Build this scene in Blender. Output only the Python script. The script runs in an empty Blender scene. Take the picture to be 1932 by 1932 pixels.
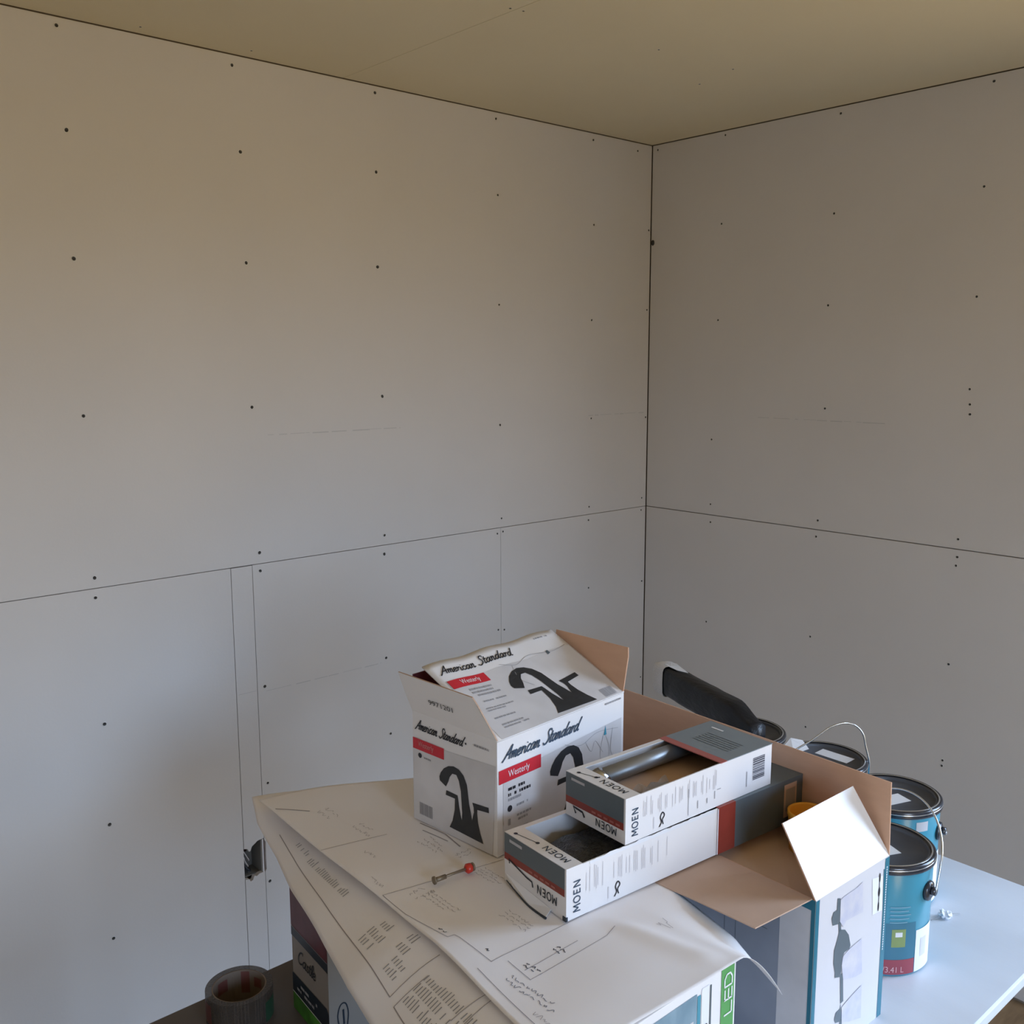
import bpy, bmesh, math, random
from mathutils import Vector, Matrix
from mathutils.bvhtree import BVHTree
from mathutils.geometry import tessellate_polygon

random.seed(7)
scene = bpy.context.scene
COL = scene.collection

# ------------------------------------------------------------------ camera
cam_d = bpy.data.cameras.new('camera')
cam_d.sensor_fit = 'HORIZONTAL'
cam_d.sensor_width = 36.0
cam_d.lens = 36.0 * 1857.17 / 1932.0
cam_d.clip_start = 0.05
cam = bpy.data.objects.new('camera', cam_d)
COL.objects.link(cam)
yaw, pitch, roll = 0.728357246, 0.152264044, -0.00249786766
fwd = Vector((math.sin(yaw) * math.cos(pitch), math.cos(yaw) * math.cos(pitch), -math.sin(pitch)))
rgt = Vector((math.cos(yaw), -math.sin(yaw), 0))
upv = rgt.cross(fwd)
r2 = rgt * math.cos(roll) + upv * math.sin(roll)
u2 = -rgt * math.sin(roll) + upv * math.cos(roll)
cam.matrix_world = Matrix(((r2.x, u2.x, -fwd.x, -2.64514772), (r2.y, u2.y, -fwd.y, -2.25517210),
                           (r2.z, u2.z, -fwd.z, 1.72763630), (0, 0, 0, 1)))
scene.camera = cam

# ------------------------------------------------------------------ view, world
scene.view_settings.view_transform = 'Standard'
scene.view_settings.look = 'None'
scene.view_settings.gamma = 1.0
scene.view_settings.exposure = 1.35
scene.view_settings.use_curve_mapping = False
scene.cycles.use_denoising = True
scene.cycles.max_bounces = 10
scene.cycles.diffuse_bounces = 6
scene.cycles.caustics_reflective = False
scene.cycles.caustics_refractive = False
scene.cycles.sample_clamp_indirect = 6.0

SKY = (0.57, 0.77, 1.08)
GROUND = (0.76, 0.56, 0.26)
world = bpy.data.worlds.new('world')
scene.world = world
world.use_nodes = True
nt = world.node_tree
nt.nodes.clear()
out = nt.nodes.new('ShaderNodeOutputWorld')
bg = nt.nodes.new('ShaderNodeBackground')
ramp = nt.nodes.new('ShaderNodeValToRGB')
sep = nt.nodes.new('ShaderNodeSeparateXYZ')
tc = nt.nodes.new('ShaderNodeTexCoord')
mp = nt.nodes.new('ShaderNodeMapRange')
mp.inputs['From Min'].default_value = -1
mp.inputs['From Max'].default_value = 1
nt.links.new(tc.outputs['Generated'], sep.inputs[0])
nt.links.new(sep.outputs['Z'], mp.inputs['Value'])
nt.links.new(mp.outputs[0], ramp.inputs[0])
nt.links.new(ramp.outputs[0], bg.inputs[0])
nt.links.new(bg.outputs[0], out.inputs[0])
e = ramp.color_ramp.elements
e[0].position = 0.0
e[0].color = (GROUND[0] * .30, GROUND[1] * .30, GROUND[2] * .30, 1)
e[1].position = 1.0
e[1].color = (SKY[0], SKY[1], SKY[2], 1)
a = ramp.color_ramp.elements.new(0.49); a.color = (GROUND[0] * .36, GROUND[1] * .36, GROUND[2] * .36, 1)
a = ramp.color_ramp.elements.new(0.53); a.color = (SKY[0] * .9, SKY[1] * .9, SKY[2] * .9, 1)
bg.inputs[1].default_value = 7.0

# right window and added front fill opening, both outside the frame: (wall, a0, a1, z0, z1)
WIN_RIGHT = (-3.10, -2.00, 0.60, 2.25)     # along y on the right wall (x = 0)
FILL_FRONT = (-2.80, -1.90, 0.10, 2.05)     # added fill opening, along x on the wall behind the camera (y = -4)
RX, RY, H = -4.4, -4.0, 2.44

def portal(loc, rot, sx, sy):
    l = bpy.data.lights.new('window_portal', 'AREA')
    l.shape = 'RECTANGLE'; l.size = sx; l.size_y = sy
    l.cycles.is_portal = True
    o = bpy.data.objects.new('window_portal', l)
    o.location = loc; o.rotation_euler = rot
    COL.objects.link(o)
y0, y1, z0, z1 = WIN_RIGHT
portal((0.02, (y0 + y1) / 2, (z0 + z1) / 2), (0, math.radians(90), 0), z1 - z0, y1 - y0)
x0, x1, z0, z1 = FILL_FRONT
portal(((x0 + x1) / 2, RY - 0.02, (z0 + z1) / 2), (math.radians(90), 0, 0), x1 - x0, z1 - z0)

# ------------------------------------------------------------------ materials
def mat(name, col, rough=0.6, noise=0.0, nscale=20.0, bump=0.0, bscale=60.0, metal=0.0, spec=0.5,
        col2=None, stretch=None, trans=0.0, sheen=0.0, detail=3.0):
    m = bpy.data.materials.new(name)
    m.use_nodes = True
    t = m.node_tree
    b = t.nodes['Principled BSDF']
    b.inputs['Base Color'].default_value = (*col, 1)
    b.inputs['Roughness'].default_value = rough
    b.inputs['Metallic'].default_value = metal
    b.inputs['Specular IOR Level'].default_value = spec
    b.inputs['Transmission Weight'].default_value = trans
    if noise > 0 or bump > 0:
        c = t.nodes.new('ShaderNodeTexCoord')
        mpn = t.nodes.new('ShaderNodeMapping')
        if stretch: mpn.inputs['Scale'].default_value = stretch
        t.links.new(c.outputs['Object'], mpn.inputs[0])
    if noise > 0:
        n = t.nodes.new('ShaderNodeTexNoise')
        n.inputs['Scale'].default_value = nscale
        n.inputs['Detail'].default_value = detail
        r = t.nodes.new('ShaderNodeValToRGB')
        c2 = col2 if col2 else tuple(max(0, x * (1 - noise)) for x in col)
        r.color_ramp.elements[0].color = (*c2, 1)
        r.color_ramp.elements[1].color = (*(tuple(min(1, x * (1 + noise * .4)) for x in col) if not col2 else col), 1)
        r.color_ramp.elements[0].position = .3
        r.color_ramp.elements[1].position = .7
        t.links.new(mpn.outputs[0], n.inputs['Vector'])
        t.links.new(n.outputs['Fac'], r.inputs[0])
        t.links.new(r.outputs[0], b.inputs['Base Color'])
    if bump > 0:
        n2 = t.nodes.new('ShaderNodeTexNoise')
        n2.inputs['Scale'].default_value = bscale
        n2.inputs['Detail'].default_value = 4
        bp = t.nodes.new('ShaderNodeBump')
        bp.inputs['Strength'].default_value = bump
        bp.inputs['Distance'].default_value = 0.002
        t.links.new(mpn.outputs[0], n2.inputs['Vector'])
        t.links.new(n2.outputs['Fac'], bp.inputs['Height'])
        t.links.new(bp.outputs[0], b.inputs['Normal'])
    return m

M = dict(
    drywall=mat('drywall_paper', (0.63, 0.61, 0.595), 0.85, noise=.03, nscale=2.5, bump=.08, bscale=180, spec=.2),
    ceiling=mat('ceiling_drywall_paper', (0.70, 0.625, 0.455), 0.9, noise=.03, nscale=2.0, bump=.08, bscale=180, spec=.15),
    gypsum=mat('gypsum_core', (0.70, 0.70, 0.68), 0.95),
    torn=mat('torn_paper_fuzz', (0.75, 0.75, 0.73), 0.95),
    backing=mat('stud_backing', (0.26, 0.21, 0.16), 0.9),
    osb=mat('plywood_subfloor', (0.40, 0.29, 0.18), 0.75, noise=.3, nscale=9, stretch=(1, 6, 1), bump=.1),
    screw=mat('dark_screw_phosphate', (0.03, 0.028, 0.027), 0.6),
    pencil=mat('faint_pencil_grey', (0.50, 0.49, 0.485), 0.9),
    table=mat('table_plastic', (0.66, 0.69, 0.74), 0.38, noise=.10, nscale=7, bump=.10, bscale=90, stretch=(1, .35, 1), spec=.55),
    darktable=mat('dark_brown_laminate', (0.105, 0.085, 0.070), 0.55, noise=.15, nscale=8, spec=.3),
    table_edge=mat('table_edge_band', (0.55, 0.55, 0.56), 0.35),
    steel=mat('brushed_steel', (0.30, 0.32, 0.34), 0.42, metal=.75),
    chrome=mat('polished_nickel', (0.50, 0.51, 0.53), 0.2, metal=1.0),
    legmetal=mat('grey_leg_metal', (0.25, 0.25, 0.26), 0.5, metal=.6),
    white=mat('white_printed_card', (0.82, 0.81, 0.82), 0.42, noise=.03, nscale=8, spec=.4),
    whiteraw=mat('white_card_shiny', (0.82, 0.82, 0.83), 0.30, noise=.02, nscale=10, bump=.15, bscale=14, spec=.5),
    greyphoto=mat('grey_photo_print', (0.68, 0.67, 0.685), 0.42, noise=.16, nscale=10, spec=.4),
    kraft=mat('kraft_cardboard', (0.62, 0.39, 0.27), 0.85, noise=.06, nscale=14, bump=.05, bscale=120, stretch=(1, 1, 4), spec=.15),
    kraftpale=mat('pale_kraft_cardboard', (0.54, 0.385, 0.295), 0.85, noise=.06, nscale=14, bump=.05, bscale=120, spec=.15),
    ink=mat('black_ink', (0.018, 0.02, 0.028), 0.5),
    faucet=mat('faucet_print_black', (0.022, 0.026, 0.032), 0.45, noise=.25, nscale=60),
    navy=mat('navy_ink', (0.045, 0.075, 0.12), 0.5),
    greyink=mat('grey_ink', (0.33, 0.33, 0.35), 0.6),
    paleink=mat('pale_grey_ink', (0.50, 0.50, 0.53), 0.6),
    red=mat('red_label_print', (0.60, 0.022, 0.040), 0.42),
    redbrown=mat('brick_red_print', (0.26, 0.040, 0.028), 0.4, noise=.1, nscale=40),
    slate=mat('slate_blue_print', (0.105, 0.135, 0.155), 0.38, noise=.08, nscale=12),
    teal=mat('teal_print', (0.014, 0.155, 0.225), 0.35),
    tealdark=mat('shaded_teal_print', (0.008, 0.06, 0.12), 0.38),
    bluegrey=mat('blue_grey_photo', (0.30, 0.33, 0.39), 0.42, noise=.22, nscale=7),
    paper=mat('blueprint_paper', (0.87, 0.845, 0.85), 0.75, noise=.035, nscale=5, spec=.2),
    plan_ink=mat('plan_line_ink', (0.34, 0.31, 0.32), 0.8),
    plan_bold=mat('handwritten_ink', (0.05, 0.05, 0.07), 0.7),
    bathphoto=mat('bathroom_photo_print', (0.30, 0.42, 0.50), 0.4, noise=.5, nscale=26, col2=(0.12, 0.22, 0.29), stretch=(1, 1, .35)),
    green=mat('green_print', (0.10, 0.34, 0.10), 0.42),
    greendark=mat('leaf_green_print', (0.07, 0.27, 0.035), 0.42, noise=.5, nscale=30),
    maroon=mat('maroon_print', (0.13, 0.028, 0.04), 0.4, noise=.2, nscale=40),
    greycard=mat('grey_taupe_card', (0.30, 0.27, 0.245), 0.5, noise=.05, nscale=10),
    inkblue=mat('blue_black_print', (0.015, 0.025, 0.04), 0.4),
    can=mat('teal_can_label', (0.06, 0.29, 0.40), 0.22, spec=.6),
    candark=mat('teal_can_label_dark', (0.05, 0.19, 0.28), 0.22, spec=.6),
    canring=mat('black_can_ring', (0.02, 0.024, 0.035), 0.22, spec=.7),
    lid=mat('dark_grey_lid', (0.075, 0.085, 0.105), 0.38, noise=.12, nscale=25),
    label=mat('white_sticker', (0.80, 0.82, 0.86), 0.45),
    labelgreen=mat('lime_green_print', (0.25, 0.34, 0.13), 0.4),
    labelred=mat('label_red_print', (0.33, 0.065, 0.09), 0.35),
    wire=mat('galvanised_wire', (0.62, 0.66, 0.70), 0.22, metal=.85),
    blackplastic=mat('black_plastic_film', (0.008, 0.010, 0.014), 0.38, bump=.8, bscale=22, stretch=(6, 1, 6), spec=.4),
    yellow=mat('amber_plastic', (0.85, 0.43, 0.05), 0.4),
    redplastic=mat('red_plastic', (0.55, 0.035, 0.02), 0.35),
    boltmetal=mat('dull_brass_steel', (0.24, 0.19, 0.13), 0.45, metal=.5),
    boxgrey=mat('junction_box_grey', (0.22, 0.22, 0.21), 0.6),
    darkhole=mat('dark_insulation', (0.03, 0.015, 0.012), 0.9),
    whitewire=mat('white_wire_sheath', (0.66, 0.60, 0.60), 0.4),
    barcode=mat('barcode_ink', (0.07, 0.07, 0.09), 0.5),
    cartonwhite=mat('carton_white_print', (0.66, 0.65, 0.68), 0.45, noise=.03, nscale=8, spec=.35),
    trimwhite=mat('window_frame_white', (0.8, 0.8, 0.8), 0.4),
)

def film(name, col, alpha, rough):
    m = bpy.data.materials.new(name)
    m.use_nodes = True
    t = m.node_tree
    b = t.nodes['Principled BSDF']
    b.inputs['Base Color'].default_value = (*col, 1)
    b.inputs['Roughness'].default_value = rough
    b.inputs['Alpha'].default_value = alpha
    n = t.nodes.new('ShaderNodeTexNoise'); n.inputs['Scale'].default_value = 30
    bp = t.nodes.new('ShaderNodeBump'); bp.inputs['Strength'].default_value = .7; bp.inputs['Distance'].default_value = .01
    t.links.new(n.outputs['Fac'], bp.inputs['Height'])
    t.links.new(bp.outputs[0], b.inputs['Normal'])
    return m
M['tapefilm'] = film('clear_tape_film', (0.075, 0.058, 0.045), 0.72, 0.2)
M['bagfilm'] = film('clear_bag_film', (0.10, 0.11, 0.13), 0.55, 0.16)
M['darkwrap'] = film('dark_wrap_film', (0.06, 0.065, 0.075), 0.92, 0.12)
M['whitefilm'] = film('milky_film', (0.84, 0.84, 0.86), 1.0, 0.35)

# ------------------------------------------------------------------ helpers
def obj(name, vs, fs, m, parent=None, smooth=False, bevel=0.0):
    me = bpy.data.meshes.new(name)
    me.from_pydata([tuple(v) for v in vs], [], fs)
    me.update()
    mats = m if isinstance(m, (list, tuple)) else [m]
    for x in mats: me.materials.append(x)
    if bevel > 0:
        bm = bmesh.new(); bm.from_mesh(me)
        bmesh.ops.bevel(bm, geom=bm.edges[:], offset=bevel, segments=2, affect='EDGES', profile=.5)
        bm.to_mesh(me); bm.free()
    if smooth:
        for p in me.polygons: p.use_smooth = True
    o = bpy.data.objects.new(name, me)
    COL.objects.link(o)
    if parent: o.parent = parent
    return o

def thing(name, label, cat, loc=(0, 0, 0), rz=0.0, group=None):
    o = bpy.data.objects.new(name, None)
    o.empty_display_size = .05
    COL.objects.link(o)
    o.location = loc; o.rotation_euler = (0, 0, rz)
    return tag(o, label, cat, group)

def tag(o, label, cat, group=None):
    o['label'] = label; o['category'] = cat
    if group: o['group'] = group
    return o

class MB:
    def __init__(s): s.v = []; s.f = []
    def box(s, a, b):
        n = len(s.v)
        x0, y0, z0 = a; x1, y1, z1 = b
        s.v += [(x0, y0, z0), (x1, y0, z0), (x1, y1, z0), (x0, y1, z0), (x0, y0, z1), (x1, y0, z1), (x1, y1, z1), (x0, y1, z1)]
        s.f += [tuple(n + i for i in q) for q in ((0, 3, 2, 1), (4, 5, 6, 7), (0, 1, 5, 4), (1, 2, 6, 5), (2, 3, 7, 6), (3, 0, 4, 7))]
        return s
    def slab(s, pts, nrm, th):
        """a flat polygon given a thickness against its normal"""
        n = len(s.v); k = len(pts); nv = Vector(nrm).normalized() * th
        s.v += [tuple(Vector(p)) for p in pts] + [tuple(Vector(p) - nv) for p in pts]
        s.f.append(tuple(range(n, n + k)))
        s.f.append(tuple(range(n + 2 * k - 1, n + k - 1, -1)))
        for i in range(k):
            j = (i + 1) % k
            s.f.append((n + i, n + k + i, n + k + j, n + j))
        return s
    def quad(s, *p):
        n = len(s.v); s.v += [tuple(q) for q in p]; s.f.append((n, n + 1, n + 2, n + 3)); return s
    def tube(s, pts, r, seg=8, cap=True, rad=None):
        pts = [Vector(p) for p in pts]; n0 = len(s.v); ref = None
        for i, p in enumerate(pts):
            d = (pts[min(i + 1, len(pts) - 1)] - pts[max(i - 1, 0)]).normalized()
            if ref is None:
                ref = d.orthogonal().normalized()
            ref = (ref - d * ref.dot(d)).normalized()
            b = d.cross(ref); rr = rad[i] if rad else r
            for k in range(seg):
                a = 2 * math.pi * k / seg
                s.v.append(tuple(p + ref * math.cos(a) * rr + b * math.sin(a) * rr))
        for i in range(len(pts) - 1):
            for k in range(seg):
                a = n0 + i * seg + k; b = n0 + i * seg + (k + 1) % seg
                s.f.append((a, b, b + seg, a + seg))
        if cap:
            s.f.append(tuple(n0 + k for k in range(seg))[::-1])
            s.f.append(tuple(n0 + (len(pts) - 1) * seg + k for k in range(seg)))
        return s
    def lathe(s, prof, seg=64, c=(0, 0), a0=0.0, a1=2 * math.pi):
        n0 = len(s.v); full = abs(a1 - a0 - 2 * math.pi) < 1e-6
        cnt = seg if full else seg + 1
        for (r, z) in prof:
            for k in range(cnt):
                a = a0 + (a1 - a0) * k / seg
                s.v.append((c[0] + r * math.cos(a), c[1] + r * math.sin(a), z))
        for i in range(len(prof) - 1):
            for k in range(seg):
                k2 = (k + 1) % cnt if full else k + 1
                a = n0 + i * cnt + k; b = n0 + i * cnt + k2
                s.f.append((a, b, b + cnt, a + cnt))
        return s
    def build(s, name, m, parent=None, smooth=False, bevel=0.0):
        return obj(name, s.v, s.f, m, parent, smooth, bevel)

def cr(pts, n=6):
    """Catmull-Rom through 2-D or 3-D points"""
    P = [Vector((*p, 0)) if len(p) == 2 else Vector(p) for p in pts]
    if len(P) < 3: return P
    out = []
    for i in range(len(P) - 1):
        a = P[max(i - 1, 0)]; b = P[i]; c = P[i + 1]; d = P[min(i + 2, len(P) - 1)]
        for k in range(n):
            t = k / n
            out.append(.5 * ((2 * b) + (c - a) * t + (2 * a - 5 * b + 4 * c - d) * t * t + (3 * b - a - 3 * c + d) * t ** 3))
    out.append(P[-1])
    return out

# --- flat print: 2-D shapes laid onto a plane (origin, reading direction, up direction)
class Plane:
    def __init__(s, o, r, u, lift=.0004):
        s.o = Vector(o); s.r = Vector(r).normalized(); s.u = Vector(u).normalized(); s.n = s.r.cross(s.u); s.lift = lift
    def __call__(s, x, y, k=1.0):
        return s.o + s.r * x + s.u * y + s.n * s.lift * k

def rects(pl, lst, k=1.0):
    mb = MB()
    for (x0, y0, x1, y1) in lst:
        mb.quad(pl(x0, y0, k), pl(x1, y0, k), pl(x1, y1, k), pl(x0, y1, k))
    return mb
def poly(pl, pts, k=1.0, mb=None):
    mb = mb or MB()
    vs = [Vector((x, y, 0)) for x, y in pts]
    n = len(mb.v); mb.v += [tuple(pl(x, y, k)) for x, y in pts]
    for t in tessellate_polygon([vs]):
        a, b, c = [vs[i] for i in t]
        if (b - a).cross(c - a).z < 0: t = t[::-1]
        mb.f.append(tuple(n + i for i in t))
    return mb
def ribbon(pl, pts, w, k=1.0, mb=None, smooth=True, ws=None):
    mb = mb or MB()
    P = cr(pts) if smooth and len(pts) > 2 else [Vector((*p, 0)) for p in pts]
    n0 = len(mb.v); N = len(P)
    for i, p in enumerate(P):
        d = (P[min(i + 1, N - 1)] - P[max(i - 1, 0)])
        d = d.normalized() if d.length > 1e-9 else Vector((1, 0, 0))
        if ws:
            t = i / (N - 1) * (len(ws) - 1); j = min(int(t), len(ws) - 2); ww = ws[j] + (ws[j + 1] - ws[j]) * (t - j)
        else: ww = w
        q = Vector((-d.y, d.x, 0)) * ww * .5
        for s_ in (1, -1):
            mb.v.append(tuple(pl(p.x + q.x * s_, p.y + q.y * s_, k)))
    for i in range(N - 1):
        a = n0 + 2 * i
        mb.f.append((a, a + 1, a + 3, a + 2))
    return mb

_tcache = {}
def text2d(s, bold=0.0):
    if (s, bold) in _tcache: return _tcache[(s, bold)]
    c = bpy.data.curves.new('t', 'FONT'); c.body = s; c.size = 1.0; c.offset = bold; c.resolution_u = 3
    o = bpy.data.objects.new('t', c); COL.objects.link(o)
    dg = bpy.context.evaluated_depsgraph_get()
    me = bpy.data.meshes.new_from_object(o.evaluated_get(dg))
    vs = [(v.co.x, v.co.y) for v in me.vertices]; fs = [tuple(p.vertices) for p in me.polygons]
    bpy.data.objects.remove(o); bpy.data.curves.remove(c); bpy.data.meshes.remove(me)
    xs = [v[0] for v in vs]; ys = [v[1] for v in vs]
    x0, y0 = min(xs), min(ys); w = max(xs) - x0; h = max(ys) - y0
    vs = [((x - x0) / w, (y - y0) / h) for x, y in vs]
    _tcache[(s, bold)] = (vs, fs)
    return vs, fs
def text(pl, s, x, y, w, h, k=1.0, bold=0.0, mb=None, shear=0.0, fn=None):
    mb = mb or MB()
    vs, fs = text2d(s, bold); n = len(mb.v)
    for (a, b) in vs:
        mb.v.append(tuple((fn or pl)(x + a * w + b * h * shear, y + b * h, k)))
    mb.f += [tuple(n + i for i in f) for f in fs]
    return mb

# handwritten-style glyphs (x height 1)
GL = {
 'A': (1.35, [[(0, -.15), (.25, .2), (.6, 1.0), (1.05, 2.0)], [(1.05, 2.0), (1.06, 1.0), (1.15, .0)], [(.38, .72), (.8, .72), (1.25, .85)]]),
 'S': (1.2, [[(1.15, 1.65), (1.0, 1.95), (.65, 1.95), (.55, 1.55), (.8, 1.1), (.98, .6), (.75, .08), (.35, -.05), (.05, .3)]]),
 'm': (1.1, [[(0, .8), (.12, .95), (.14, 0)], [(.14, .5), (.38, .95), (.5, .8), (.48, 0)], [(.48, .5), (.74, .95), (.86, .8), (.84, .15), (.95, 0), (1.1, .2)]]),
 'e': (.72, [[(.08, .42), (.45, .55), (.55, .82), (.36, 1), (.1, .7), (.08, .25), (.32, 0), (.72, .2)]]),
 'r': (.6, [[(0, .8), (.14, .98), (.14, 0)], [(.14, .5), (.38, .92), (.6, .9)]]),
 'i': (.42, [[(.1, .9), (.08, .25), (.2, 0), (.42, .2)], [(.2, 1.3), (.23, 1.42)]]),
 'c': (.68, [[(.6, .8), (.4, 1), (.12, .7), (.08, .3), (.3, 0), (.68, .22)]]),
 'a': (.95, [[(.74, .85), (.45, 1), (.14, .72), (.06, .3), (.24, 0), (.52, .2), (.76, .95)], [(.76, .95), (.68, .3), (.78, 0), (.95, .2)]]),
 'n': (.85, [[(0, .8), (.12, .95), (.12, 0)], [(.12, .5), (.4, .95), (.54, .8), (.5, .15), (.62, 0), (.85, .2)]]),
 't': (.48, [[(.22, 1.6), (.12, .3), (.24, 0), (.48, .18)], [(-.05, 1.02), (.5, 1.06)]]),
 'd': (1.0, [[(.72, .85), (.45, 1), (.14, .72), (.06, .3), (.24, 0), (.52, .2), (.76, .95)], [(1.0, 1.95), (.8, 1.1), (.7, .3), (.82, 0), (1.0, .18)]]),
 'C': (1.2, [[(1.1, 1.6), (.9, 1.95), (.4, 1.6), (.1, .8), (.25, .1), (.7, 0), (1.1, .35)]]),
 's': (.62, [[(.5, .95), (.2, .9), (.2, .6), (.48, .35), (.35, .02), (.05, .1)]]),
 'l': (.4, [[(.2, .4), (.45, 1.6), (.3, 1.9), (.12, 1.3), (.1, .3), (.22, 0), (.4, .2)]]),
 ' ': (.55, []),
}
BL = {'M': (1.05, [[(.08, 0), (.16, 1)], [(.16, 1), (.52, .28)], [(.52, .28), (.88, 1)], [(.88, 1), (.96, 0)]]),
      'O': (1.1, [[(.52 + .42 * math.cos(i * math.pi / 10), .5 + .46 * math.sin(i * math.pi / 10)) for i in range(21)]]),
      'E': (.8, [[(.12, 0), (.12, 1)], [(.06, .94), (.66, .94)], [(.12, .5), (.6, .5)], [(.06, .06), (.66, .06)]]),
      'N': (.95, [[(.12, 0), (.12, 1)], [(.12, .98), (.82, .02)], [(.82, 0), (.82, 1)]])}
def block(pl, s, x, y, w, h, k=1.0, weight=.15):
    mb = MB(); tot = sum(BL[c][0] + .12 for c in s) - .12; sc = w / tot; cx = 0
    for c in s:
        adv, strokes = BL[c]
        for st in strokes:
            ribbon(pl, [(x + (cx + px) * sc, y + py * h) for px, py in st], weight * (sc + h) / 2, k, mb, smooth=False)
        cx += adv + .12
    return mb
def script(pl, s, x, y, w, h, k=1.0, weight=.2, slant=.25, mb=None):
    mb = mb or MB()
    tot = sum(GL[c][0] for c in s); sc = w / tot; sy = h / 2.0; cx = 0
    for c in s:
        adv, strokes = GL[c]
        for st in strokes:
            ribbon(pl, [(x + (cx + px + py * slant) * sc, y + py * sy) for px, py in st], weight * min(sc, sy), k, mb)
        cx += adv
    return mb

FAUCET = [(0.0633, 0.0826), (0.0625, 0.0888), (0.0657, 0.0962), (0.0727, 0.1047), (0.0833, 0.1114), (0.0951, 0.1145), (0.1068, 0.1127), (0.1168, 0.1062), (0.1238, 0.0937), (0.1264, 0.0778), (0.1285, 0.0638), (0.1318, 0.0523), (0.1345, 0.0406), (0.1385, 0.0547), (0.1380, 0.0623), (0.1354, 0.0692), (0.1698, 0.0721), (0.1705, 0.0641), (0.146, 0.0612), (0.1454, 0.0548), (0.1472, 0.0407), (0.1518, 0.0256), (0.1581, 0.0111), (0.0845, 0.0134), (0.0913, 0.0261), (0.0963, 0.0449), (0.0972, 0.0633), (0.0764, 0.0631), (0.0781, 0.0711), (0.1032, 0.0705), (0.1046, 0.0646), (0.1064, 0.0524), (0.11, 0.0387), (0.1119, 0.033), (0.113, 0.0461), (0.1118, 0.0627), (0.1106, 0.0792), (0.1065, 0.0947), (0.1008, 0.1025), (0.092, 0.1019), (0.086, 0.0948), (0.0828, 0.0864), (0.0773, 0.0768)]
def faucet(pl, x, y, w, h, k=1.0):
    """black two-handle faucet silhouette"""
    P = [(x + (a - .0625) / .108 * w, y + (b - .011) / .1035 * h) for a, b in FAUCET]
    return poly(pl, P, k)

def dashes(rows, w, h, seed, dens=.75, x0=0, y0=0, gap=.5):
    """fine print too small to read: rows of short bars"""
    rnd = random.Random(seed); out = []
    rh = h / rows
    for i in range(rows):
        yy = y0 + h - (i + 1) * rh; x = x0
        end = x0 + w * rnd.uniform(.6, 1.0)
        while x < end:
            l = rnd.uniform(.04, .16) * w
            if rnd.random() < dens: out.append((x, yy + rh * .25, min(x + l, end), yy + rh * (.25 + gap)))
            x += l + w * .025
    return out
def barcode(x, y, w, h, seed, vertical=True, n=16):
    rnd = random.Random(seed); out = []; t = 0
    for i in range(n):
        a = t + rnd.uniform(.2, .5); b = a + rnd.uniform(.25, .7); t = b
        out.append((a, b))
    if vertical: return [(x + a / t * w, y, x + b / t * w, y + h) for a, b in out]
    return [(x, y + a / t * h, x + w, y + b / t * h) for a, b in out]

# ================================================================== ROOM
def wallroot(name, mb):
    o = mb.build(name, M['backing']); o['kind'] = 'structure'; return o

G = .0007
TH = .0127
# --- left wall (y = 0): dark framing behind, drywall sheets in front
HX0, HX1, HZ0, HZ1 = -1.5725, -1.5095, .376, .492      # recess for the outlet box
wl = wallroot('wall_left', MB().box((RX - .1, TH, -.05), (HX0, .10, H + .12)).box((HX1, TH, -.05), (.12, .10, H + .12))
              .box((HX0, TH, -.05), (HX1, .10, HZ0)).box((HX0, TH, HZ1), (HX1, .10, H + .12)).box((HX0, .075, HZ0), (HX1, .10, HZ1)))
def sheet_y(x0, x1, z0, z1, parent=wl):
    return MB().box((x0 + G, 0, z0 + G), (x1 - G, TH, z1 - G)).build('drywall_sheet', M['drywall'], parent, bevel=.0012)
sheet_y(RX, 0, 1.22, H - .0018)
sheet_y(RX, -1.571, .012, 1.22)
# narrow ripped strip that stops above and below the outlet opening
OX0, OX1, OZ0, OZ1 = -1.5705, -1.5155, .386, .482
def strip(name, x0a, x1a, x0b, x1b, za, zb, rag_top=None, rag_bot=None):
    top = rag_top or [(x0b, zb), (x1b, zb)]
    bot = rag_bot or [(x0a, za), (x1a, za)]
    loop = [(x, 0, z) for x, z in bot] + [(x, 0, z) for x, z in reversed(top)]
    return MB().slab(loop, (0, -1, 0), TH).build(name, M['drywall'], wl)
strip('drywall_sheet', -1.5705, -1.5140, -1.5705, -1.5140, OZ1, 1.2185,
      rag_bot=[(-1.5705, .474), (-1.561, .471), (-1.557, .462), (-1.553, .463), (-1.548, .474), (-1.541, .478), (-1.532, .484), (-1.5140, .486)])
strip('drywall_sheet', -1.5705, -1.5140, -1.5705, -1.5140, .012, OZ0,
      rag_top=[(-1.5705, .388), (-1.560, .386), (-1.556, .378), (-1.549, .380), (-1.545, .390), (-1.538, .387), (-1.530, .391), (-1.5140, .392)])
nb = [(-1.5125, .012), (-.6817, .012), (-.6817, 1.2193), (-1.5125, 1.2193), (-1.5125, .480), (-1.5085, .474), (-1.5095, .430), (-1.5088, .396), (-1.5125, .392)]
MB().slab([(x, 0, z) for x, z in nb], (0, -1, 0), TH).build('drywall_sheet', M['drywall'], wl)
sheet_y(-.681, 0, .012, 1.22)
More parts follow.
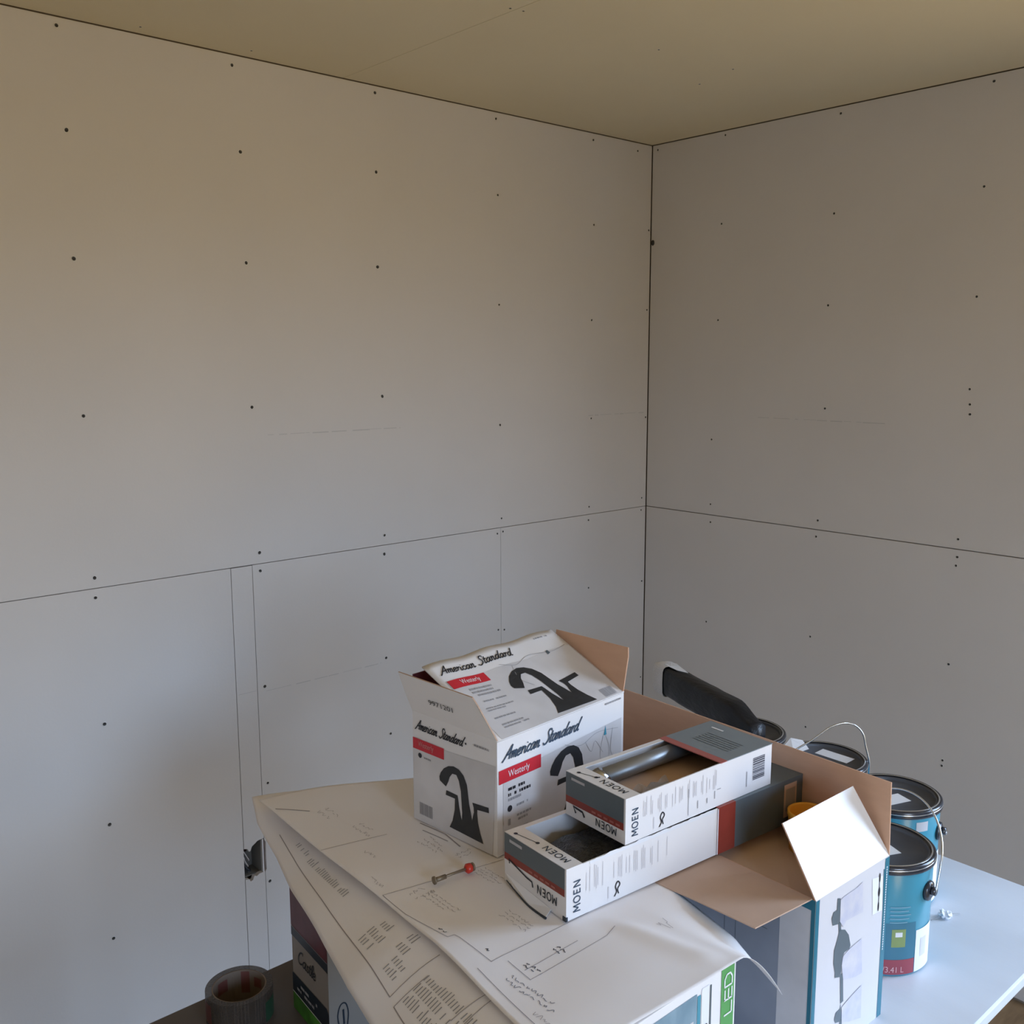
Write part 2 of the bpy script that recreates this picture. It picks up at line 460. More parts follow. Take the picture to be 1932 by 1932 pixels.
# --- right wall (x = 0) with the window opening further along
wr_mb = MB()
wy0, wy1, wz0, wz1 = WIN_RIGHT
wr_mb.box((TH, wy1, -.05), (.12, TH, H + .12)).box((TH, RY - .12, -.05), (.12, wy0, H + .12))
wr_mb.box((TH, wy0, -.05), (.12, wy1, wz0)).box((TH, wy0, wz1), (.12, wy1, H + .12))
wr = wallroot('wall_right', wr_mb)
def sheet_x(y0, y1, z0, z1):
    return MB().box((0, y0 + G, z0 + G), (TH, y1 - G, z1 - G)).build('drywall_sheet', M['drywall'], wr, bevel=.0012)
CG = -.0022
sheet_x(wy1, CG, 1.2204, H - .0018)
sheet_x(wy1, CG, .012, 1.2196)
sheet_x(wy0, wy1, wz1, H - .0018); sheet_x(wy0, wy1, .012, wz0)
sheet_x(RY, wy0, 1.22, H - .0018); sheet_x(RY, wy0, .012, 1.22)
# --- walls behind the camera
wf_mb = MB()
wx0, wx1, vz0, vz1 = FILL_FRONT
wf_mb.box((RX, RY - .10, -.05), (wx0, RY, H + .02)).box((wx1, RY - .10, -.05), (.0, RY, H + .02))
wf_mb.box((wx0, RY - .10, -.05), (wx1, RY, vz0)).box((wx0, RY - .10, vz1), (wx1, RY, H + .02))
wf = wf_mb.build('wall_front', M['drywall']); wf['kind'] = 'structure'
wk = MB().box((RX - .12, RY - .1, -.05), (RX, TH, H + .02)).build('wall_rear', M['drywall']); wk['kind'] = 'structure'
fl = MB().box((RX - .1, RY - .1, -.10), (.12, .10, 0)).build('floor', M['osb']); fl['kind'] = 'structure'
ce = MB().box((RX - .1, RY - .1, H + TH), (.12, .10, H + .12)).build('ceiling', M['backing']); ce['kind'] = 'structure'
for (x0, x1, ya, yb) in ((RX, -2.424, -2.3, 0), (-2.424, -1.205, -3.0, 0), (-1.205, 0, -2.44, 0),
                         (RX, -2.424, RY, -2.3), (-2.424, -1.205, RY, -3.0), (-1.205, 0, RY, -2.44)):
    MB().box((x0 + .0006, ya + .0006, H), (x1 - .0006, yb - .0006, H + TH)).build('drywall_sheet', M['ceiling'], ce)
# window frames (outside the frame, only their openings matter)
def window(name, rot, c, w, h):
    mb = MB(); t = .05
    o = None
    def bx(a0, a1, b0, b1):
        if rot: mb.box((c[0] - .02, c[1] + a0, c[2] + b0), (c[0] + .03, c[1] + a1, c[2] + b1))
        else: mb.box((c[0] + a0, c[1] - .03, c[2] + b0), (c[0] + a1, c[1] + .02, c[2] + b1))
    bx(-w / 2, -w / 2 + t, -h / 2, h / 2); bx(w / 2 - t, w / 2, -h / 2, h / 2)
    bx(-w / 2, w / 2, -h / 2, -h / 2 + t); bx(-w / 2, w / 2, h / 2 - t, h / 2); bx(-w / 2, w / 2, -.02, .02)
    o = mb.build(name, M['trimwhite']); o['kind'] = 'structure'
window('window_1', True, (.075, (wy0 + wy1) / 2, (wz0 + wz1) / 2), wy1 - wy0, wz1 - wz0)
window('added_window_2', False, ((wx0 + wx1) / 2, RY - .05, (vz0 + vz1) / 2), wx1 - wx0, vz1 - vz0)  # frame of the opening added to brighten the box fronts

# --- drywall screws (dimple: torn paper ring, dark bugle head set in)
LS = [(-1.901,2.42),(-1.51,2.414),(-1.11,2.42),(-.693,2.419),(-.286,2.417),(-.074,2.412),(-1.895,2.213),(-1.498,2.221),(-1.112,2.221),(-.687,2.207),(-.28,2.158),(-1.898,1.948),(-1.495,1.964),(-1.114,1.977),(-.684,1.893),(-.286,1.858),(-.014,1.899),(-1.9,1.61),(-1.496,1.616),(-1.108,1.633),(-.682,1.536),(-.284,1.54),(-.011,1.533),(-1.9,1.245),(-1.492,1.249),(-1.111,1.248),(-.678,1.249),(-.29,1.246),(-.024,1.251),(-.012,2.163),(-1.901,1.199),(-1.492,1.202),(-1.113,1.195),(-.695,1.203),(-.672,1.207),(-.292,1.201),(-.026,1.208),(-1.9,.899),(-1.493,.897),(-1.115,.895),(-.289,.969),(-.016,.951),(-.693,.898),(-.668,.894),(-1.904,.653),(-1.496,.634),(-1.105,.667),(-.013,.595),(-1.913,.367),(-1.502,.36)]
RS = [(-.026,2.421),(-.298,2.424),(-.694,2.418),(-1.116,2.42),(-.293,2.156),(-.687,2.145),(-1.109,2.166),(-.29,1.856),(-.681,1.886),(-1.109,1.89),(-.278,1.471),(-.686,1.586),(-1.107,1.651),(-1.11,1.611),(-1.112,1.585),(-.281,1.256),(-.679,1.249),(-1.103,1.248),(-.283,1.196),(-.676,1.199),(-1.104,1.199),(-1.102,1.175),(-.277,.854),(-.671,.885),(-1.1,.897),(-.669,.593),(-1.101,.618),(-1.1,.602)]
CS = [(-1.742,-.047),(-1.486,-.053),(-1.22,-.656),(-1.189,-.662),(-.782,-.681),(-.524,-.702),(-.479,-.565)]
def screw_mesh():
    mb = MB(); seg = 10
    mb.lathe([(.0052, .0004), (.0045, .0009), (.0036, .0006)], seg)           # lifted paper rim
    n = len(mb.f)
    mb.lathe([(.0042, .0011), (.0037, .0006), (.0016, .0004), (.0014, .00005), (0, .00005)], seg)
    me = bpy.data.meshes.new('drywall_screw')
    me.from_pydata(mb.v, [], mb.f)
    me.materials.append(M['torn']); me.materials.append(M['screw'])
    for i, p in enumerate(me.polygons): p.material_index = 0 if i < n else 1; p.use_smooth = True
    return me
smesh = screw_mesh()
rnd = random.Random(3)
def put_screw(parent, loc, rot, s=1.0):
    o = bpy.data.objects.new('drywall_screw', smesh)
    o.location = loc; o.rotation_euler = rot; o.scale = (s, s * rnd.uniform(.85, 1.2), 1)
    COL.objects.link(o); o.parent = parent
for x, z in LS:
    put_screw(wl, (min(x, -.006), -.0002, min(z, 2.428)), (math.radians(90), rnd.uniform(0, 3), 0), rnd.uniform(.85, 1.1) if x < -.8 else .8)
for y, z in RS:
    put_screw(wr, (-.0002, y, z), (0, math.radians(-90), 0), .82)
for x, y in CS:
    put_screw(ce, (x, y, H - .0002), (math.radians(180), 0, 0), .62)
# dark knot of caulk in the corner joint, paper scuff lines
MB().lathe([(.008, 0), (.007, .004), (.003, .007), (0, .008)], 10).build('joint_plug', M['screw'], wr).matrix_local = \
    Matrix.Translation((-.001, -.011, 2.122)) @ Matrix.Rotation(math.radians(-90), 4, 'Y') @ Matrix.Diagonal((1.2, .9, .5, 1))
def scuff(parent, pl, x0, x1, z, seed):
    rr = random.Random(seed); lst = []; x = x0
    while x < x1:
        l = rr.uniform(.01, .06); lst.append((x, z + rr.uniform(-.001, .001), min(x + l, x1), z + .0022)); x += l + rr.uniform(.0, .02)
    rects(pl, lst).build('pencil_mark', M['pencil'], parent)
PL = Plane((0, 0, 0), (1, 0, 0), (0, 0, 1)); PR = Plane((0, 0, 0), (0, -1, 0), (0, 0, 1))
scuff(wl, PL, -1.456, -1.05, 1.544, 1); scuff(wl, PL, -1.566, -1.517, .889, 2); scuff(wl, PL, -1.49, -1.13, .882, 2)
scuff(wl, PL, -.296, -.02, 1.549, 4); scuff(wr, PR, .453, .876, 1.549, 5)
MP = mat('faint_ceiling_scuff', (0.50, 0.45, 0.34), .9)
pc = Plane((0, 0, H), (0, -1, 0), (1, 0, 0))
rects(pc, [(.37 + i * .031, -.871, .37 + i * .031 + .024, -.868) for i in range(13)]).build('pencil_mark', MP, ce)

# --- electrical outlet box left open in the cut-out
ob = thing('outlet_box', 'open grey electrical outlet box with white wires set in the left wall', 'outlet box', (-1.5445, .013, .434))
mb = MB()
mb.box((-.0265, .0, -.046), (-.025, .050, .048)).box((.0235, -.006, -.046), (.0255, .050, .050)).box((-.025, 0, -.046), (.0235, .050, -.0445))
mb.box((-.025, 0, .0465), (.0235, .050, .048)).box((-.025, .0485, -.0445), (.0235, .050, .0465))
mb.build('box_shell', M['boxgrey'], ob)
MB().box((.0257, -.0128, -.047), (.0285, -.006, .050)).build('box_flange', M['label'], ob)
MB().box((.0290, -.004, -.044), (.0335, .012, .044)).build('side_bracket', M['kraft'], ob)
MB().box((-.022, .0445, .0), (.008, .0483, .044)).build('insulation_tuft', M['darkhole'], ob)
for i, (dx, dz) in enumerate(((0, 0), (-.003, -.016))):
    MB().tube(cr([(-.0235, -.004, .028 + dz), (-.014 + dx, .004, .012 + dz), (-.004 + dx, .010, -.006 + dz), (.004 + dx, .026, -.018 + dz)], 5), .0014, 8
              ).build('wire', M['whitewire'], ob, smooth=True)
MB().tube(cr([(-.018, .03, -.005), (-.014, .012, -.022), (-.006, .008, -.034), (.002, .018, -.040)], 5), .0035, 8).build('wire', M['ink'], ob, smooth=True)
MB().tube(cr([(-.012, .03, .0), (-.008, .014, -.030), (-.004, .010, -.040)], 5), .0028, 8).build('wire', M['boxgrey'], ob, smooth=True)

# ================================================================== TABLE
TZ = .74
def table(name, label, x0, x1, mt, me):
    cx, cy = (x0 + x1) / 2, (TY0 + TY1) / 2
    t = thing(name, label, 'table', (cx, cy, 0))
    hx, hy = (x1 - x0) / 2, (TY1 - TY0) / 2
    MB().box((-hx, -hy, TZ - .022), (hx, hy, TZ)).build('tabletop', mt, t, bevel=.0035)
    MB().box((-hx + .03, -hy + .03, TZ - .05), (hx - .03, hy - .03, TZ - .0225)).build('apron_frame', me, t)
    for sx in (-hx + .20, hx - .30):
        for sy in (-hy + .20, hy - .14):
            MB().tube([(sx, sy, 0), (sx, sy, TZ - .05)], .015, 12).build('leg', M['legmetal'], t, smooth=True)
    return t
TY0, TY1 = -1.715, -.878
table('folding_table', 'scuffed pale grey table under the paint cans and cartons', -1.905, -.762, M['table'], M['legmetal'])
table('dark_table', 'dark brown table top under the roll of tape at lower left', -3.10, -1.9055, M['darktable'], M['legmetal'])

# ================================================================== BOXES
def open_box(mb, w, d, h, t=.003, z0=0.0):
    """walls and floor of an open carton, outer size w x d x h from local origin (near-left corner)"""
    mb.box((0, 0, z0), (w, d, z0 + t))
    mb.box((0, 0, z0), (w, t, z0 + h)); mb.box((0, d - t, z0), (w, d, z0 + h))
    mb.box((0, t, z0), (t, d - t, z0 + h)); mb.box((w - t, t, z0), (w, d - t, z0 + h))
    return mb

def lined_box(name_out, name_in, w, d, h, mo, mi, parent, t=.003):
    """outer shell with a printed outside and brown inside"""
    a = MB()
    # outside faces
    a.quad((0, 0, 0), (w, 0, 0), (w, 0, h), (0, 0, h)); a.quad((w, 0, 0), (w, d, 0), (w, d, h), (w, 0, h))
    a.quad((w, d, 0), (0, d, 0), (0, d, h), (w, d, h)); a.quad((0, d, 0), (0, 0, 0), (0, 0, h), (0, d, h))
    a.quad((0, d, 0), (w, d, 0), (w, 0, 0), (0, 0, 0))
    o1 = a.build(name_out, mo, parent)
    b = MB()
    e_ = t
    b.quad((e_, e_, e_), (e_, e_, h), (w - e_, e_, h), (w - e_, e_, e_)); b.quad((w - e_, e_, e_), (w - e_, e_, h), (w - e_, d - e_, h), (w - e_, d - e_, e_))
    b.quad((w - e_, d - e_, e_), (w - e_, d - e_, h), (e_, d - e_, h), (e_, d - e_, e_)); b.quad((e_, d - e_, e_), (e_, d - e_, h), (e_, e_, h), (e_, e_, e_))
    b.quad((e_, e_, e_), (w - e_, e_, e_), (w - e_, d - e_, e_), (e_, d - e_, e_))
    b.quad((0, 0, h), (w, 0, h), (w - e_, e_, h), (e_, e_, h)); b.quad((w, 0, h), (w, d, h), (w - e_, d - e_, h), (w - e_, e_, h))
    b.quad((w, d, h), (0, d, h), (e_, d - e_, h), (w - e_, d - e_, h)); b.quad((0, d, h), (0, 0, h), (e_, e_, h), (e_, d - e_, h))
    o2 = b.build(name_in, mi, parent)
    return o1, o2

def flap(parent, pts, m_out, m_in, name='flap', th=.0022, curl=0.0):
    """printed face (pts, seen counter-clockwise from the printed side) backed by raw card"""
    p = [Vector(q) for q in pts]
    n = (p[1] - p[0]).cross(p[2] - p[0]).normalized()
    mb = MB(); mb.slab(p, n, th)
    o = mb.build(name, [m_out, m_in], parent)
    for i, pl in enumerate(o.data.polygons): pl.material_index = 0 if i == 0 else 1
    return o

# ---------- tall white and teal carton, open at the top ----------
bw, bd, bh = .195, .60, .26
big = thing('light_fixture_carton', 'tall white and teal carton with all its brown-lined flaps open', 'carton', (-1.51, -1.602, TZ), math.radians(-1.2))
lined_box('carton_body', 'carton_lining', bw, bd, bh, M['cartonwhite'], M['kraft'], big)
F = Plane((0, 0, 0), (1, 0, 0), (0, 0, 1)); L_ = Plane((0, bd, 0), (0, -1, 0), (0, 0, 1))
rects(F, [(.0, 0, .009, bh - .001)]).build('teal_stripe', M['teal'], big)
rects(F, [(bw - .012, 0, bw, bh - .002)]).build('teal_stripe', M['teal'], big)
poly(F, [(.1795, .2430), (.1818, .2425), (.1850, .1760), (.1830, .1750)], 1.2).build('teal_stripe', M['teal'], big)
MBt = MB(); [MBt.quad(F(bw - .008, z, 2), F(bw - .0055, z, 2), F(bw - .0055, z + .0026, 2), F(bw - .008, z + .0026, 2)) for z in [.11 + i * .0040 for i in range(34)]]
MBt.build('stripe_lettering', M['label'], big)
rects(L_, [(0, 0, bd - .003, bh - .045)]).build('photo_panel', M['bluegrey'], big)
rects(L_, [(0, bh - .045, bd - .055, bh)]).build('dark_band', M['tealdark'], big)  # teal band with the side flap's shadow put into its colour
rects(L_, [(bd - .055, 0, bd - .0, bh - .012)], 1.4).build('grey_panel', M['greyphoto'], big)
rects(L_, [(bd - .04, bh - .016, bd, bh)], 2).build('teal_stripe', M['teal'], big)
rects(L_, [(bd - .006, 0, bd, bh)], 2.4).build('teal_stripe', M['teal'], big)
rects(L_, [(bd - .15, .11, bd - .149, .20), (bd - .15, .199, bd - .07, .20), (bd - .13, .10, bd - .129, .185), (bd - .13, .184, bd - .075, .185)], 1.6).build('photo_line', M['slate'], big)
# picture of the light bar printed upright on the narrow end
LB_ = MB()
poly(F, [(.0546, .2439), (.0623, .2410), (.0627, .2022), (.0448, .2064), (.0412, .2184), (.0457, .2265), (.0542, .2265)], 1.5, LB_)
ribbon(F, [(.0630, .205), (.0650, .19)], .006, 1.5, LB_, smooth=False)
poly(F, [(.0635, .1929), (.0785, .1869), (.0892, .1747), (.0955, .1562), (.0932, .1515), (.0797, .1515), (.0746, .1446), (.0744, .1255), (.0714, .1166), (.0569, .1214), (.0570, .1297), (.0519, .1454), (.0520, .1654), (.0584, .1783)], 1.5, LB_)
ribbon(F, [(.0752, .120), (.0800, .073)], .0075, 1.5, LB_, smooth=False)
poly(F, [(.0769, .0730), (.0815, .0431), (.0653, .0470), (.0616, .0538), (.0649, .0636), (.0755, .0650)], 1.5, LB_)
ribbon(F, [(.0790, .045), (.0830, .0)], .006, 1.5, LB_, smooth=False)
LB_.build('light_bar_picture', M['slate'], big)
sh = mat('frosted_shade_print', (0.50, 0.51, 0.63), .4, noise=.18, nscale=35, col2=(0.66, 0.64, 0.67))
for pts in ([(.0621, .2388), (.0702, .2406), (.1039, .2415), (.1208, .2451), (.1256, .1959), (.1080, .1978), (.0801, .2001), (.0723, .1934), (.0630, .2057)],
            [(.0951, .1518), (.1252, .1545), (.1318, .0969), (.1130, .0987), (.0799, .1083), (.0735, .1336), (.0765, .1472)],
            [(.1326, .0772), (.1357, .0226), (.1018, .0322), (.0816, .0418), (.0795, .0656), (.1025, .0716)]):
    poly(F, pts, 2.2).build('glass_shade_picture', sh, big)
T_ = poly(F, [(.1478, .2390), (.1777, .2331), (.1814, .1767), (.1538, .1798)], 1.0); T_.build('inset_picture', M['label'], big)
T2 = MB(); ribbon(F, [(.1684, .2352), (.1690, .1854)], .0018, 2, T2, smooth=False)
for zc, ww in ((.233, .0035), (.211, .005), (.188, .0035)):
    poly(F, [(.1688 + ww * .6 * math.cos(a), zc + .008 * math.sin(a)) for a in [i * math.pi / 6 for i in range(12)]], 2, T2)
T2.build('inset_light_bar', M['ink'], big)
# flaps
flap(big, [(bw, .0, bh), (bw, .565, bh), (bw + .0, .565, bh + .118), (bw, .003, bh + .113)], M['white'], M['kraft'], 'long_flap')
flap(big, [(0, .0, bh), (bw, 0, bh), (bw - .026, .050, bh + .099), (-.008, .052, bh + .096)], M['whiteraw'], M['kraft'], 'end_flap')
mb = MB()
fr_ = [(.006, .0105), (.10, .0065), (.165, .0022), (.58, .0014)]
for y_, z_ in fr_: mb.v += [(0, y_, bh + .0012), (-.130, y_, bh + z_)]
for y_, z_ in fr_: mb.v += [(0, y_, bh - .0006), (-.130, y_, bh + z_ - .0018)]
for i in range(3):
    q = 2 * i
    mb.f += [(q, q + 2, q + 3, q + 1), (8 + q, 9 + q, 11 + q, 10 + q), (q + 1, q + 3, q + 11, q + 9)]
mb.f += [(0, 1, 9, 8), (7, 6, 14, 15)]
sf = mb.build('side_flap', [M['kraftpale'], M['tealdark']], big)
for i in (1, 4, 7): sf.data.polygons[i].material_index = 1
flap(big, [(0, bd, bh), (bw, bd, bh), (bw, bd + .03, bh + .0), (0, bd + .03, bh)][::-1], M['white'], M['kraftpale'], 'end_flap')
# packing inside
ins = thing('packing_insert', 'folded brown cardboard packing inside the open white and teal carton', 'packing', (-1.505, -1.595, .925), math.radians(-1.2))
mb = MB()
mb.slab([(.004, .03, .045), (.180, .03, .030), (.180, .19, .062), (.004, .19, .062)], (0, 0, 1), .003)
mb.build('insert_panel', mat('light_kraft_card', (.70, .54, .43), .85), ins)
MB().slab([(.03, .196, .055), (.180, .196, .055), (.180, .26, .075), (.03, .26, .075)], (0, 0, 1), .003).build('insert_panel', M['kraft'], ins)
MB().box((.004, .03, -.165), (.180, .034, .028)).build('insert_leg', M['kraft'], ins)
MB().box((.004, .40, -.165), (.180, .404, .02)).build('insert_leg', M['kraft'], ins)

# amber ring standing in the carton
MB().lathe([(.027, 0), (.028, .0), (.031, .054), (.0325, .056), (.0325, .062), (.030, .063), (.0285, .060), (.026, .004), (0, .004)], 40
           ).build('plastic_cup', M['yellow'], None, smooth=True)
cup = bpy.data.objects['plastic_cup']; cup.location = (-1.352, -1.492, .978)
tag(cup, 'small amber yellow plastic cup inside the white and teal carton', 'cup')

# ---------- white box with the green stripe, lying under the drawings ----------
led = thing('light_bulb_carton', 'white carton with green stripe and blue bathroom photo under the drawings', 'carton', (-1.90, -1.605, TZ))
lw, ld, lh = .204, .58, .2585
MB().box((0, 0, 0), (lw, ld, lh)).build('carton_body', M['white'], led, bevel=.001)
F = Plane((0, 0, 0), (1, 0, 0), (0, 0, 1), .0006)
rects(F, [(0, 0, .126, lh - .012)]).build('photo_panel', M['bathphoto'], led)
rects(F, [(.03, .12 + i * .03, .12, .124 + i * .03) for i in range(4)] , 1.5).build('photo_line', M['greyphoto'], led)
rects(F, [(.127, .15, .1335, lh - .016)]).build('blue_stripe', M['can'], led)
rects(F, [(.1275, 0, .131, .15)], 1.2).build('tan_stripe', M['kraftpale'], led)
rects(F, [(.135, 0, .150, lh - .010)]).build('price_panel', M['label'], led)
rects(F, [(.1515, 0, .1545, lh - .012)]).build('dark_stripe', M['slate'], led)
rects(F, [(lw - .030, 0, lw - .004, lh - .001)]).build('green_stripe', M['green'], led)
V = Plane((lw - .008, 0, 0), (0, 0, 1), (-1, 0, 0), .0006)
o_ = MB()
def outline(pts, w=.0016, closed=True):
    for i in range(len(pts) - (0 if closed else 1)):
        ribbon(V, [pts[i], pts[(i + 1) % len(pts)]], w, 2, o_, smooth=False)
zb = .192
outline([(zb, .016), (zb, .001), (zb + .0155, .001)], .0022, closed=False)
for yy in (.001, .008, .015): outline([(zb + .020, yy), (zb + .034, yy)], .0022, closed=False)
outline([(zb + .020, .0), (zb + .020, .016)], .0022, closed=False)
outline([(zb + .038, .001), (zb + .048, .001), (zb + .054, .005), (zb + .054, .012), (zb + .048, .016), (zb + .038, .016)], .0022)
o_.build('green_stripe_lettering', M['label'], led)
rects(Plane((lw - .022, 0, 0), (0, 0, 1), (-1, 0, 0), .0006), [(.08 + i * .007, -.009, .084 + i * .007, -.005) for i in range(12)], 2).build('fine_print', M['paleink'], led)
text(Plane((.147, 0, 0), (0, 0, 1), (-1, 0, 0), .0006), '1700', .176, 0, .024, .0055, 2, .01).build('number_lettering', M['ink'], led)

# ---------- taupe carton at the far left ----------
w5 = math.radians(-5.4)
lb = thing('fixture_carton', 'taupe carton with maroon top band and black label beside the tape roll', 'carton', (-1.9838, -1.1155, TZ), w5)
bw2, bd2, bh2 = .077, .125, .203
MB().box((0, 0, 0), (bw2, bd2, bh2)).build('carton_body', M['greycard'], lb, bevel=.001)
F = Plane((0, bd2, 0), (0, -1, 0), (0, 0, 1), .0005)
rects(F, [(0, .138, bd2, bh2)]).build('maroon_band', M['maroon'], lb)
rects(F, [(0, .122, bd2, .137)]).build('dark_band', M['inkblue'], lb)
rects(F, [(0, 0, bd2, .028)]).build('green_band', M['greendark'], lb)
poly(F, [(0, .030), (bd2 - .004, .030), (bd2, .036), (bd2, .058), (bd2 - .006, .064), (0, .060)], 1.5).build('black_label', M['inkblue'], lb)
rects(F, [(0, .0285, bd2, .0297)], 2).build('white_rule', M['label'], lb)
rects(F, [(0, .1372, bd2, .138)], 2).build('white_rule', M['greyink'], lb)
script(F, 'Castle', .022, .088, .062, .022, 2, .22, .15).build('script_lettering', M['ink'], lb)
rects(F, dashes(2, .085, .018, 5, x0=.018, y0=.037), 3).build('fine_print', M['greyink'], lb)
F2 = Plane((0, 0, 0), (1, 0, 0), (0, 0, 1), .0005)
rects(F2, [(0, 0, bw2, bh2)]).build('shaded_front_panel', mat('shaded_taupe_card', (.21, .195, .175), .6), lb)  # front face coloured darker to carry the shade it stands in
mb = MB(); ribbon(F2, [(.016, .03), (.013, .05), (.018, .066), (.026, .066), (.030, .05), (.028, .03)], .002, 2, mb)
ribbon(F2, [(.022, .058), (.023, .034)], .003, 2, mb, smooth=False); mb.build('printed_symbol', M['inkblue'], lb)

# ---------- faucet box ----------
fb = thing('faucet_box', 'white faucet box with script lettering and open flaps standing on the drawings', 'box', (-1.76, -1.229, 1.0052), math.radians(4.5))
fw, fd, fh = .30, .187, .179
lined_box('box_body', 'box_lining', fw, fd, fh, M['white'], M['kraft'], fb, .0025)
# front (long) face
F = Plane((0, 0, 0), (1, 0, 0), (0, 0, 1), .0005)
poly(F, [(.012, 0), (fw - .006, 0), (fw - .006, .136), (.012, .122)]).build('photo_panel', M['greyphoto'], fb)
script(F, 'American Standard', .010, .1455, .172, .0205, 2, .25, .42).build('brand_lettering', M['navy'], fb)
rects(F, [(.003, .1115, .094, .1325)], 2).build('red_banner', M['red'], fb)
text(F, 'Westerly', .022, .1145, .046, .0135, 3).build('banner_lettering', M['label'], fb)
faucet(F, .115, .011, .135, .115, 2).build('faucet_picture', M['faucet'], fb)
rects(F, dashes(2, .052, .018, 8, .9, .022, .085), 2).build('fine_print', M['ink'], fb)
rects(F, dashes(1, .035, .008, 9, .9, .022, .078) + dashes(1, .03, .007, 10, .9, .040, .065) + dashes(2, .05, .014, 11, .8, .034, .042) +
      dashes(1, .04, .006, 12, .8, .034, .028) + [(.022, .042, .027, .052), (.022, .022, .027, .032)] + dashes(1, .045, .006, 77, .9, fw - .05, fh - .012), 2).build('fine_print', M['greyink'], fb)
poly(F, [(.0255 + .005 * math.cos(a), .068 + .005 * math.sin(a)) for a in [i * math.pi / 8 for i in range(16)]], 2).build('colour_dot', M['ink'], fb)
mb = MB()
for pts in ([(.20, .12), (.215, .10), (.225, .115), (.245, .09)], [(.245, .118), (.238, .085), (.25, .06), (.262, .09), (.25, .12)], [(.15, .13), (.19, .118), (.23, .128), (.285, .121)], [(.27, .125), (.265, .09), (.275, .07)]):
    ribbon(F, pts, .0007, 1.6, mb)
mb.build('marble_veins', M['greyink'], fb)
poly(F, [(.247, .118), (.254, .118), (.251, .134)], 2).build('water_drop', M['can'], fb)
# end face
E_ = Plane((0, fd, 0), (0, -1, 0), (0, 0, 1), .0005)
poly(E_, [(0, 0), (fd - .010, 0), (fd - .002, .140), (.073, .134), (0, .120)]).build('photo_panel', M['greyphoto'], fb)
script(E_, 'American Standard', .007, .152, .108, .0165, 2, .25, .42).build('brand_lettering', M['ink'], fb)
poly(E_, [(.122 + .0018 * math.cos(a), .158 + .0018 * math.sin(a)) for a in [i * math.pi / 4 for i in range(8)]], 2).build('brand_dot', M['ink'], fb)
rects(E_, [(0.001, .1185, .0735, .1365)], 2).build('red_banner', M['red'], fb)
text(E_, 'Westerly', .014, .122, .036, .0115, 3).build('banner_lettering', mat('soft_white_print', (.62, .30, .30), .5), fb)
poly(E_, [(.0176 + .0042 * math.cos(a), .110 + .0042 * math.sin(a)) for a in [i * math.pi / 8 for i in range(16)]], 2).build('colour_dot', M['ink'], fb)
rects(E_, dashes(1, .025, .005, 14, 1, .027, .106) + dashes(1, .042, .006, 16, .9, .140, .158), 2).build('fine_print', M['greyink'], fb)
faucet(E_, .0625, .011, .108, .1035, 2).build('faucet_picture', M['faucet'], fb)
rects(E_, barcode(.0138, .012, .031, .020, 5), 2).build('barcode', M['greyink'], fb)
# side flap at the end, standing and leaning outward
s15, c15 = math.sin(math.radians(15)), math.cos(math.radians(15))
lf = [(0, fd, fh), (0, 0, fh), (-.056 * s15, .024, fh + .050), (-.064 * s15, .034, fh + .062), (-.066 * s15, .200, fh + .064), (-.01, .192, fh + .030)]
flap(fb, lf, M['white'], M['kraftpale'], 'end_flap')
E2 = Plane((0, fd, fh), (0, -1, 0), (-s15, 0, c15), .0006)
text(E2, '9971201', .050, .026, .054, .0085, 4).build('flap_lettering', M['ink'], fb)
rf = [(fw, 0, fh), (fw, fd - .03, fh), (fw + .012, .158, fh + .074), (fw + .012, .0, fh + .073), (fw + .010, -.002, fh + .058)]
flap(fb, rf, M['white'], M['kraft'], 'end_flap')
flap(fb, [(fw, fd, fh), (0, fd, fh), (.004, fd + .003, fh + .058), (fw - .004, fd + .003, fh + .058)], M['white'], M['maroon'], 'back_flap')
# long printed flap, hinged on the front edge and propped up at the back: built as a gently sagging sheet
T0 = Vector((0, -.001, fh)); TR = Vector((1, 0, 0)); TU = Vector((0, .163, .077)); PLEN = TU.length
def panel_pt(x, y, k=1.0):
    t = y / PLEN; s = x / fw
    p = T0 + TR * x + TU * t
    inset = 0.0
    p.z += -.004 * math.sin(math.pi * t) * math.sin(math.pi * s) + .0016 * math.sin(s * 17) * t
    p.y -= .003 * math.sin(math.pi * t)
    n = Vector((0, -TU.z, TU.y)).normalized()
    return p + n * .0006 * k
mb = MB(); NX, NY = 24, 14
for j in range(NY + 1):
    for i in range(NX + 1):
        y = PLEN * j / NY; x = fw * i / NX
        cut = 0 if j < NY else 0
        mb.v.append(tuple(panel_pt(x, y, 0)))
for j in range(NY):
    for i in range(NX):
        a_ = j * (NX + 1) + i; mb.f.append((a_, a_ + 1, a_ + NX + 2, a_ + NX + 1))
tp = mb.build('top_flap', M['white'], fb, smooth=True)
md = tp.modifiers.new('thick', 'SOLIDIFY'); md.thickness = .0022; md.offset = -1
class Curved:
    def __init__(s, f): s.f = f
    def __call__(s, x, y, k=1.0): return s.f(x, y, k)
PP = Curved(panel_pt)
def grid_patch(pl, x0, y0, x1, y1, k, nx=12, ny=8):
    mb = MB()
    for j in range(ny + 1):
        for i in range(nx + 1):
            mb.v.append(tuple(pl(x0 + (x1 - x0) * i / nx, y0 + (y1 - y0) * j / ny, k)))
    for j in range(ny):
        for i in range(nx):
            a_ = j * (nx + 1) + i; mb.f.append((a_, a_ + 1, a_ + nx + 2, a_ + nx + 1))
    return mb
grid_patch(PP, .010, .000, fw - .004, .136, 1, 20, 10).build('photo_panel', M['greyphoto'], tp)
script(PP, 'American Standard', .014, .151, .160, .0165, 2, .25, .30).build('brand_lettering', M['ink'], tp)
